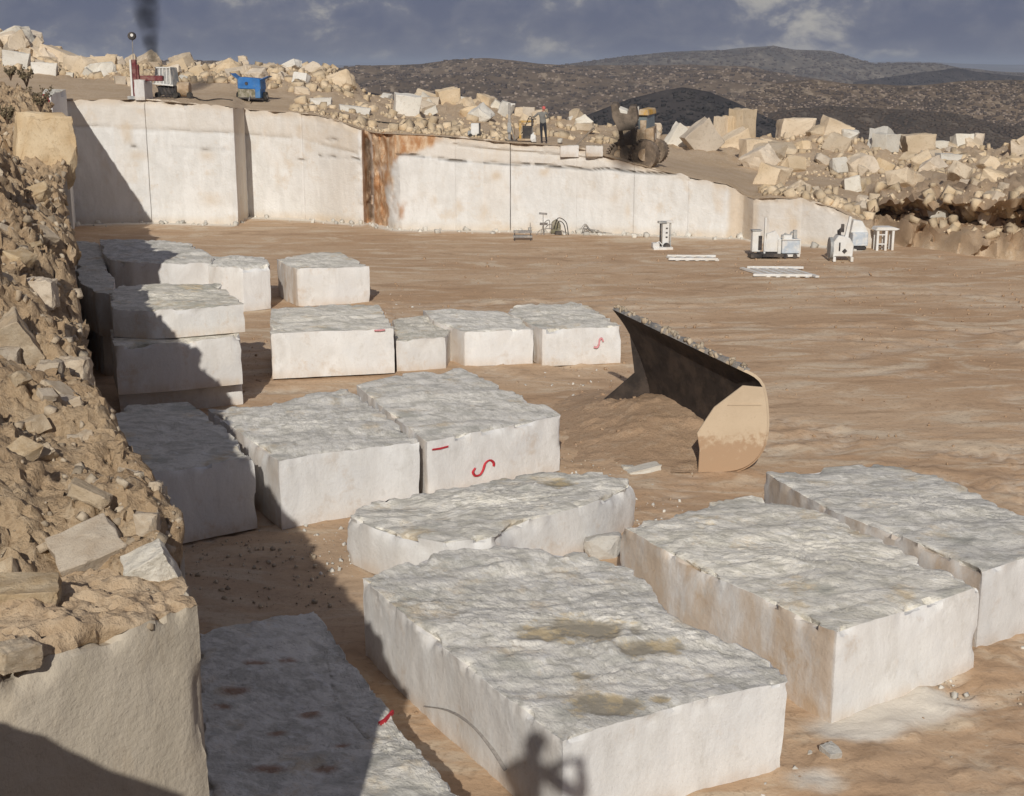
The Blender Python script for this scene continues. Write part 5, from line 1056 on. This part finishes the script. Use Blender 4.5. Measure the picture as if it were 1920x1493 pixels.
def head_face(parent, hc, fwd, skin='skin', hat=None, big=1.0):
    f_ = Vector(fwd).normalized(); r_ = f_.cross(Vector((0, 0, 1))).normalized(); c = Vector(hc); R = Matrix((r_, f_, Vector((0, 0, 1)))).transposed()
    bm = bmesh.new(); bmesh.ops.create_icosphere(bm, subdivisions=3, radius=1)
    for v in bm.verts:
        x, y, z = v.co; jaw = 1-.28*max(0, -z-.1)
        if y > .8 and -.35 < z < .1: y += .16*max(0, 1-abs(x)*4)            # nose
        if y > .6 and .1 < z < .3 and .2 < abs(x) < .5: y -= .06            # eye sockets
        if y > .7 and -.6 < z < -.45: y -= .03                              # mouth
        v.co = R @ Vector((x*.078*jaw, y*.098*(1 if y > 0 else .95), z*.118))+c
    me = bpy.data.meshes.new('head'); bm.to_mesh(me); bm.free(); me.materials.append(M[skin]); me.polygons.foreach_set('use_smooth', np.ones(len(me.polygons), bool)); h = add('head', me, parent)
    for s_ in (-1, 1): MB().box(tuple(c+r_*.079*s_-f_*.01), (.016, .035, .06)).build('ear', M[skin], h, .006)
    for s_ in (-1, 1): MB().box(tuple(c+r_*.03*s_+f_*.088+Vector((0, 0, .022))), (.022, .01, .010)).build('eye', M['dark_steel'], h, .003)
    MB().box(tuple(c+f_*.093+Vector((0, 0, -.06))), (.04, .008, .008)).build('mouth', M['darkred'], h)
    V = []; 
    bm = bmesh.new(); bmesh.ops.create_icosphere(bm, subdivisions=3, radius=1); bmesh.ops.delete(bm, geom=[v for v in bm.verts if v.co.z < (.22 if hat else .1) and v.co.y > -.35 or v.co.z < -.4], context='VERTS')
    for v in bm.verts: v.co = R @ Vector((v.co.x*.088*big*1.08, v.co.y*.108*big-.004, v.co.z*.128*big+.006))+c
    me = bpy.data.meshes.new('hair'); bm.to_mesh(me); bm.free(); me.materials.append(M[hat or 'rubber']); k = add('cap' if hat else 'hair', me, parent)
    if hat: MB().prism([tuple(c+f_*.08+r_*.07+Vector((0, 0, .06))), tuple(c+f_*.18+r_*.05+Vector((0, 0, .045))), tuple(c+f_*.18-r_*.05+Vector((0, 0, .045))), tuple(c+f_*.08-r_*.07+Vector((0, 0, .06)))], (0, 0, .008)).build('peak', M[hat], k)
q = bench_site(1018, 266, .45); e = empty('person', q, 0, 'worker in grey jacket and dark trousers holding a rock drill on the bench edge', 'person', None)
nd = [((0, 0, .93), .145, .11), ((-.01, .01, 1.15), .14, .105), ((-.03, .02, 1.36), .165, .11), ((-.02, .03, 1.48), .065), ((.01, .05, 1.56), .055),
      ((.09, 0, .86), .10), ((.13, .01, .48), .068), ((.17, -.04, .10), .045), ((.19, .14, .045), .042),
      ((-.09, 0, .86), .10), ((-.08, .05, .48), .068), ((-.06, .0, .10), .045), ((-.06, .17, .045), .042),
      ((-.22, .02, 1.42), .07), ((-.42, .10, 1.24), .05), ((-.50, .26, 1.20), .036), ((.17, .02, 1.42), .07), ((.26, .14, 1.18), .05), ((.02, .32, 1.14), .036)]
ed = [(0, 1), (1, 2), (2, 3), (3, 4), (0, 5), (5, 6), (6, 7), (7, 8), (0, 9), (9, 10), (10, 11), (11, 12), (2, 13), (13, 14), (14, 15), (2, 16), (16, 17), (17, 18)]
hand_nodes(nd, ed, 15, nd[15][0], (-.3, .9, 0), 1, (0, 0, 1)); hand_nodes(nd, ed, 18, nd[18][0], (-.8, .5, -.1), -1, (0, 0, 1))
skinned('body', nd, ed, ['jacket', 'trousers', 'skin'], lambda c: 1 if c.z < .95 else (2 if c.z > 1.49 or (c.y > .285 and c.z < 1.3) else 0), e)
head_face(e, (.03, .06, 1.63), (-.3, .95, 0), 'skin', 'cap')
q2 = bench_site(998, 262, .75); e = empty('rock_drill', q2, 0, 'dark hand held rock drill with its steel in the rock, gripped by the worker', 'drill')
MB().box((.0, 0, 1.02), (.12, .12, .34)).build('cylinder', M['dark_steel'], e, .02); MB().tube([(0, 0, .85), (0, 0, .0)], .02, 8).build('drill_steel', M['steel'], e); MB().box((0, 0, 1.2), (.4, .05, .05)).build('handle', M['dark_steel'], e, .01)
P = smooth_path([(0, .05, 1.15), (-.15, .2, 1.3), (-.5, .5, .5), (-.9, .8, .05)], 6); MB().tube(P, .02, 6).build('hose', M['rubber'], e)
# photographer whose shadow falls on the largest block
RX = np.array([1.0, 0, 0]); RX = RX-SUN*np.dot(RX, SUN); RX /= np.linalg.norm(RX); UP = np.cross(RX, SUN); UP = UP if UP[2] > 0 else -UP
def sp(a, b, t): return O+RX*a+UP*b-SUN*t
foot_z = 6.86
HC = sp(-.44, .13, .30); e = empty('person', (float(HC[0])-.12, -.55, foot_z), 0, 'photographer on the ledge holding a phone out to the right', 'person')
L0 = np.array(e.location); N0 = lambda p: tuple(np.array(p)-L0)
sh_c = sp(-.56, -.12, .34); hip = np.array([sh_c[0]-.02, sh_c[1]-.1, 7.72])
nd = [(N0(hip), .21, .15), (N0((hip+sh_c)/2), .22, .15), (N0(sh_c), .25, .16), (N0(sh_c*.45+HC*.55), .115), (N0(HC-np.array([0, 0, .06])), .105),
      (N0(hip+[.1, 0, -.08]), .10), (N0(hip+[.14, 0, -.45]), .07), (N0((hip[0]+.17, hip[1], foot_z+.1)), .05), (N0((hip[0]+.18, hip[1]+.17, foot_z+.045)), .042),
      (N0(hip+[-.1, 0, -.08]), .10), (N0(hip+[-.14, 0, -.45]), .07), (N0((hip[0]-.17, hip[1], foot_z+.1)), .05), (N0((hip[0]-.2, hip[1]+.16, foot_z+.045)), .042),
      (N0(sp(-.80, -.13, .34)), .13), (N0(sp(-.66, -.36, .14)), .085), (N0(sp(-.12, -.02, .12)), .06), (N0(sp(-.34, -.14, .34)), .12), (N0(sp(.08, -.42, .20)), .08), (N0(sp(.05, -.09, .10)), .062)]
hand_nodes(nd, ed2 := [(0, 1), (1, 2), (2, 3), (3, 4), (0, 5), (5, 6), (6, 7), (7, 8), (0, 9), (9, 10), (10, 11), (11, 12), (2, 13), (13, 14), (14, 15), (2, 16), (16, 17), (17, 18)], 15, nd[15][0], (.7, .3, .1), 1, (0, .3, 1))
hand_nodes(nd, ed2, 18, nd[18][0], (-.2, .2, .9), -1, (0, 1, .1))
zc_ = float(hip[2]-L0[2]); hz = float(HC[2]-L0[2])-.12
skinned('body', nd, ed2, ['jacket', 'trousers', 'skin'], lambda c: 1 if c.z < zc_ else (2 if c.z > hz and abs(c.x-float(HC[0]-L0[0])) < .12 else 0), e)
head_face(e, N0(HC), (.35, .9, -.2), 'skin', 'yellow', 1.55)
ph = MB().box((0, 0, 0), (.155, .009, .076)).build('phone', M['rubber'], None, .003); ph.location = (.03, -.035, 8.2); tag(ph, 'black phone held up by the photographer', 'phone')
# ------------------------------------------------------------------ wheel loader on the ramp
qw = at_Y(1216, 318, 67.6); e = empty('wheel_loader', qw, 0, 'dusty yellow wheel loader with raised dark bucket and dark smoke in front', 'wheel loader'); m_ = 67.6/F*1.0
def W(px, py, dy): return tuple(np.array(at_Y(px, py, 67.6+dy))-qw)
def wheel(px, py, r, dy):
    c = Vector(W(px, py, dy)); t = MB(); t.tube([c+Vector((0, -.3, 0)), c+Vector((.04, -.26, 0)), c+Vector((.1, .26, 0)), c+Vector((.1, .3, 0))], r, 26)
    for k in range(26): a = k*math.pi/13; t.box(c+Vector((.05+math.cos(a)*r, 0, math.sin(a)*r)), (.04, .5, .08), (0, -a, .2))
    w_ = t.build('wheel', M['dusty_rubber'], e, 0, 40); MB().tube([c+Vector((0, -.33, 0)), c+Vector((0, -.28, 0))], r*.42, 18).build('rim', M['tan_paint'], w_, 0, 40)
wheel(1207, 290, .72, .3); wheel(1228, 283, .6, 2.8); wheel(1160, 290, .6, 1.3)
MB().prism([W(1158, 282, .9), W(1226, 276, .9), W(1226, 240, .9), W(1190, 244, .9), (W(1158, 262, .9))], (.4, 2.6, .1)).build('chassis', M['tan_paint'], e, .04)
MB().prism([W(1200, 262, .8), W(1210, 262, .8), W(1212, 226, .8), W(1200, 226, .8)], (.2, 1.2, 0)).build('cab_pillar', M['tan_paint'], e, .02)
cb = MB().prism([W(1197, 247, 1.0), W(1214, 247, 1.0), W(1213, 216, 1.0), W(1196, 216, 1.0)], (.5, 1.2, .05)).build('cab', M['glass'], e, .03)
MB().prism([W(1194, 216.5, .8), W(1216, 217, .8), W(1214, 206, .8), W(1199, 205, .8)], (.55, 1.5, .05)).build('cab_roof', M['yellow'], cb, .03)
MB().prism([W(1193, 226, .7), W(1196, 226, .7), W(1197, 200, .7), W(1194, 200, .7)], (.05, .1, 0)).build('cab_post', M['white_paint'], cb)
bkt = MB().prism([W(1145, 196, -.6), W(1157, 196, -.6), W(1163, 212, -.6), W(1176, 214, -.6), W(1180, 200, -.6), W(1192, 200, -.6), W(1196, 226, -.6), W(1188, 244, -.6), W(1160, 246, -.6), W(1148, 222, -.6)], (.15, .9, .1)).build('bucket', M['dusty_dark'], e, .03)
MB().prism([W(1160, 203, -.55), W(1176, 209, -.55), W(1177, 216, -.55), W(1162, 215, -.55)], (.1, .5, .1)).build('load', M['white_rock'], bkt, .03)
for px in (1163, 1186): MB().prism([W(px-4, 240, -.2), W(px+4, 240, -.2), W(px+9, 272, .6), W(px+1, 274, .6)], (.0, .25, .05)).build('lift_arm', M['dusty_dark'], e, .01)
for px in (1218, 1226): MB().tube([W(px, 250, 2.4), W(px, 262, 2.4)], .1, 12).build('headlight', M['white_paint'], e, 0, 40)
# ------------------------------------------------------------------ left bench machinery
def LB(px, py, Y=0): return hit(px, py, .2)[0]
q = LB(270, 186); e = empty('drill_rig', q, 0, 'dark red drilling rig mast with pale edge standing at the left', 'drill rig')
MB().box((.02, 0, 1.05), (.22, .3, 1.9)).box((.14, .05, 1.2), (.18, .2, 1.1)).build('mast', M['darkred'], e, .02); MB().box((-.16, -.02, 1.0), (.1, .2, 2.0)).build('guide_rail', M['white_paint'], e, .01)
MB().box((.75, .3, 1.05), (1.3, .35, .28)).build('boom', M['darkred'], e, .03); MB().tube([(-.02, 0, 2.0), (.0, 0, 3.05)], .025, 6).build('lamp_pole', M['steel'], e)
hd = MB().tube([(0, -.16, 3.18), (0, .1, 3.18)], .2, 16).build('lamp_head', M['dark_steel'], e, .02, 40); MB().tube([(.03, -.18, 3.22), (.03, -.16, 3.22)], .08, 12).build('lens', M['white_paint'], hd)
MB().box((.0, 0, .08), (.7, .7, .16)).build('base', M['grey_paint'], e)
o = make_block('sawn_block', [LB(270, 186)[:2]+[.05, -.5], LB(291, 186)[:2]+[0, -.5], LB(297, 186)[:2]+[0, .5], LB(274, 186)[:2]+[0, .5]], LB(280, 186)[2]-.05, LB(280, 147)[2]-LB(280, 186)[2], 41, s=.08, topamp=.04); tag(o, 'upright white block in front of the red drilling rig', 'stone block', 'sawn limestone blocks')
q = LB(325, 184); e = empty('generator', q, 0, 'tilted grey caged generator on struts beside the tan tank', 'generator')
MB().prism([(-.62, 0, .72), (.42, 0, .62), (.30, 0, 1.62), (-.5, 0, 1.66)], (.2, .8, 0)).build('housing', M['grey_paint'], e, .03)
for k in range(5): MB().box((-.45+.19*k, -.04, 1.18), (.05, .05, .86)).build('cage_bar', M['white_paint'], e)
MB().box((-.1, -.05, .72), (1.1, .08, .08), (0, .1, 0)).box((-.08, -.05, 1.6), (.85, .06, .06)).build('frame', M['white_paint'], e)
for k in range(5): MB().tube([(-.5+.2*k, .1, .66), (-.2+.2*k, .1, .02)], .03, 6).build('strut', M['dark_steel'], e)
MB().box((.05, .4, .4), (1.0, .5, .5)).build('engine', M['dark_steel'], e, .03)
for sx in (-.45, .5): MB().tube([(sx, -.02, .16), (sx, .12, .16)], .16, 16).build('wheel', M['rubber'], e, 0, 40)
q = LB(356, 184, 75.6); e = empty('tank', q, 0, 'tan horizontal tank with rounded end right of the caged generator', 'tank')
MB().tube([(-.3, .1, .46), (-.24, .1, .46), (.3, .1, .46), (.38, .1, .46)], .40, 22).build('barrel', M['tan_paint'], e, .03, 40)
MB().box((-.4, .1, .7), (.3, .3, .4)).build('cap_box', M['grey_paint'], e, .02)
for sx in (-.25, .42): MB().tube([(sx, -.3, .16), (sx, -.16, .16)], .16, 16).build('wheel', M['rubber'], e, 0, 40)
q = LB(478, 191, 75.5); e = empty('air_compressor', q, -.08, 'blue wheeled air compressor with both side lids open', 'compressor')
MB().prism([(-.68, -.4, .72), (.68, -.4, .66), (.64, -.4, 1.26), (.2, -.4, 1.32), (-.6, -.4, 1.38), (-.68, -.4, 1.2)], (0, 1.3, 0)).build('hood', M['blue'], e, .05)
MB().box((-.05, .2, .46), (1.25, 1.2, .48)).build('engine', M['olive'], e, .02); MB().box((.52, .1, .46), (.3, 1.22, .52)).build('side_panel', M['blue'], e, .02); MB().box((0, .2, .2), (1.3, 1.3, .08)).build('chassis', M['dark_steel'], e)
for sx in (-.78, .80): 
    w_ = MB().tube([(sx-.09, .2, .27), (sx+.09, .2, .27)], .27, 20).build('wheel', M['rubber'], e, 0, 40); MB().tube([(sx-.1, .2, .27), (sx+.1, .2, .27)], .12, 14).build('rim', M['grey_paint'], w_, 0, 40)
for s_ in (-1, 1): MB().prism([(s_*.66, -.3, 1.22), (s_*1.08, -.3, 1.56 if s_ < 0 else 1.40), (s_*1.08, -.3, 1.59 if s_ < 0 else 1.43), (s_*.66, -.3, 1.26)], (0, 1.1, 0)).build('lid', M['blue'], e)
MB().tube([(-.14, -.45, 1.02), (-.14, -.38, 1.02)], .09, 14).build('exhaust_port', M['dark_steel'], e, 0, 40)
MB().tube([(.05, -.4, .3), (.15, -1.1, .08)], .04, 8).build('tow_bar', M['steel'], e)
# ------------------------------------------------------------------ smoke
def smoke_mat(name, col, dens, scale, soft):
    m = bpy.data.materials.new(name); m.use_nodes = True; nt = m.node_tree; nt.nodes.clear(); out = nt.nodes.new('ShaderNodeOutputMaterial'); v = nt.nodes.new('ShaderNodeVolumePrincipled')
    v.inputs['Color'].default_value = c4(col); v.inputs['Anisotropy'].default_value = .2
    gen = coord(nt, 'Generated'); s = nt.nodes.new('ShaderNodeVectorMath'); s.operation = 'SUBTRACT'; nt.links.new(gen, s.inputs[0]); s.inputs[1].default_value = (.5, .5, .5)
    sx = nt.nodes.new('ShaderNodeSeparateXYZ'); nt.links.new(s.outputs[0], sx.inputs[0])
    if soft == 'ball':
        s = nt.nodes.new('ShaderNodeVectorMath'); s.operation = 'SCALE'; s.inputs['Scale'].default_value = .43; nt.links.new(coord(nt, 'Object'), s.inputs[0]); l = nt.nodes.new('ShaderNodeVectorMath'); l.operation = 'LENGTH'; nt.links.new(s.outputs[0], l.inputs[0]); fall = math_(nt, 'SUBTRACT', 1, ramp_(nt, l.outputs['Value'], .12, .5))
    else: fall = 1.0
    nn = ramp_(nt, noise_(nt, coord(nt, 'Object'), scale, 5, .6), .22, .7)
    d = math_(nt, 'MULTIPLY', math_(nt, 'MULTIPLY', nn, fall), dens); nt.links.new(d, v.inputs['Density']); nt.links.new(v.outputs[0], out.inputs['Volume']); return m
p0 = np.array(at_Y(287, 116, 77)); p1 = np.array(at_Y(262, -90, 77))-p0; N = 12; rings = []
for k in range(N):
    t = k/(N-1); r = .45+1.25*t; rings.append([tuple(p1*t+np.array([math.cos(a)*r, math.sin(a)*r, 0])) for a in np.linspace(0, 2*math.pi, 15)[:-1]])
V = [v for R in rings for v in R]; fs = [tuple(f) for f in grid_faces(N, 14, True)]+[tuple(range(14))[::-1], tuple((N-1)*14+i for i in range(14))]
sm_ = smoke_mat('black_exhaust_smoke', (.06, .055, .05), 1.0, .9, 'col'); nt = sm_.node_tree; vv = [n for n in nt.nodes if n.type == 'PRINCIPLED_VOLUME'][0]; dl = vv.inputs['Density'].links[0].from_socket
sx = nt.nodes.new('ShaderNodeSeparateXYZ'); nt.links.new(coord(nt), sx.inputs[0]); ax = math_(nt, 'SUBTRACT', sx.outputs[0], math_(nt, 'MULTIPLY', sx.outputs[2], float(p1[0]/p1[2]))); tz = math_(nt, 'DIVIDE', sx.outputs[2], float(p1[2]))
wob = math_(nt, 'MULTIPLY', math_(nt, 'SUBTRACT', noise_(nt, coord(nt), .8, 3), .5), .8); ax = math_(nt, 'ADD', ax, wob)
rad = math_(nt, 'POWER', math_(nt, 'ADD', math_(nt, 'MULTIPLY', ax, ax), math_(nt, 'MULTIPLY', sx.outputs[1], sx.outputs[1])), .5); rad = math_(nt, 'DIVIDE', rad, math_(nt, 'ADD', .42, math_(nt, 'MULTIPLY', tz, 1.15)))
fal = math_(nt, 'SUBTRACT', 1, ramp_(nt, rad, .15, .95)); dn_ = math_(nt, 'DIVIDE', 2.4, math_(nt, 'ADD', .6, math_(nt, 'MULTIPLY', tz, 1.3))); nt.links.new(math_(nt, 'MULTIPLY', math_(nt, 'MULTIPLY', dl, fal), dn_), vv.inputs['Density'])
o = add('smoke', raw_mesh('smoke', V, fs, sm_), None, p0); tag(o, 'column of dark exhaust smoke rising from the red drilling rig', 'smoke', None, 'stuff')
p0 = np.array(at_Y(1180, 262, 66.2)); bm = bmesh.new(); bmesh.ops.create_icosphere(bm, subdivisions=3, radius=1); me = bpy.data.meshes.new('smoke')
for v in bm.verts: v.co = (v.co.x*1.15, v.co.y*.8, v.co.z*1.15)
bm.to_mesh(me); bm.free(); me.materials.append(smoke_mat('dark_loader_smoke', (.10, .085, .075), 2.0, 1.5, 'ball')); o = add('smoke', me, None, p0); tag(o, 'dark dust and smoke in front of the wheel loader', 'smoke', None, 'stuff')
SC.cycles.volume_step_rate = 1.0; SC.cycles.use_denoising = True; SC.cycles.max_bounces = 6; SC.cycles.volume_bounces = 0

# ------------------------------------------------------------------ scrub on the hills
def scrub(hillobj, n, s0, s1, mat, label):
    me = hillobj.data; co = np.empty(len(me.vertices)*3); me.vertices.foreach_get('co', co); co = co.reshape(-1, 3); nc = len(set(np.round(co[:, 0]/np.maximum(co[:, 1], 1), 4))); its = []
    ncol = int(len(co)/47); Gm = co.reshape(47, ncol, 3)
    for _ in range(n):
        i = int(rnd(4, 44)); j = int(rnd(0, ncol-1)); a, b = random.random(), random.random()
        q = (Gm[i, j]*(1-a)+Gm[i, j+1]*a)*(1-b)+(Gm[i+1, j]*(1-a)+Gm[i+1, j+1]*a)*b; u, v = proj(q)
        if not (-60 < u < 1980): continue
        s = rnd(s0, s1); its.append((q+np.array([0, 0, s*.2]), (s*1.3, s*1.3, s*.8), (0, 0, rnd(0, 6)), random.randrange(6)))
    tag(scatter_mesh('scrub', its, M[mat]), label, None, None, 'stuff')
M['scrub'] = mat_plain('dark_scrub_leaves', (.105, .078, .058), 1, 0, .3, (.08, .062, .05), .1)
M['dark_scrub'] = mat_plain('shaded_scrub_leaves', (.035, .034, .036), 1, 0, .4, (.05, .046, .044), .1)  # darker copy of scrub carrying the cloud shade in its colour
M['outcrop'] = mat_plain('pale_outcrop_stone', (.35, .275, .215), 1, 0, .25, (.28, .22, .175), .1)
hs_ = [o for o in COL.objects if o.name.split('.')[0] == 'hill']
for o in hs_:
    nm = o.data.materials[0].name
    if nm.startswith('brown'):
        far = 'beyond' in o['label']; scrub(o, 9000 if far else 5200, .9, 3.0 if far else 1.7, 'scrub', 'dark bushes dotting the brown hills'); scrub(o, 5200 if far else 4200, .6, 2.2 if far else 1.2, 'outcrop', 'pale limestone outcrops dotting the brown hills')
    elif nm.startswith('far'):
        if o.data.vertices[100].co.y < 5000: scrub(o, 6000, 1.5, 4.5, 'scrub', 'dark bushes dotting the far hill')
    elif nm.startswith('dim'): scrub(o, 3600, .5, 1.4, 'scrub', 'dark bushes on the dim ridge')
    else: scrub(o, 2200, .4, 1.2, 'dark_scrub', 'bushes coloured dark to match the cloud shaded hill')

# ------------------------------------------------------------------ air
mb = MB(); mb.box((0, 0, -9), (64000, 64000, 118)); hz = mb.build('haze', M['plain']); hz.data.materials.clear()
m = bpy.data.materials.new('haze_air'); m.use_nodes = True; nt = m.node_tree; nt.nodes.clear(); v = nt.nodes.new('ShaderNodeVolumePrincipled'); v.inputs['Color'].default_value = (.72, .82, 1, 1); v.inputs['Density'].default_value = .00016; v.inputs['Anisotropy'].default_value = .1
ou = nt.nodes.new('ShaderNodeOutputMaterial'); nt.links.new(v.outputs[0], ou.inputs['Volume']); hz.data.materials.append(m); tag(hz, 'thin bluish haze in the air', None, None, 'stuff')
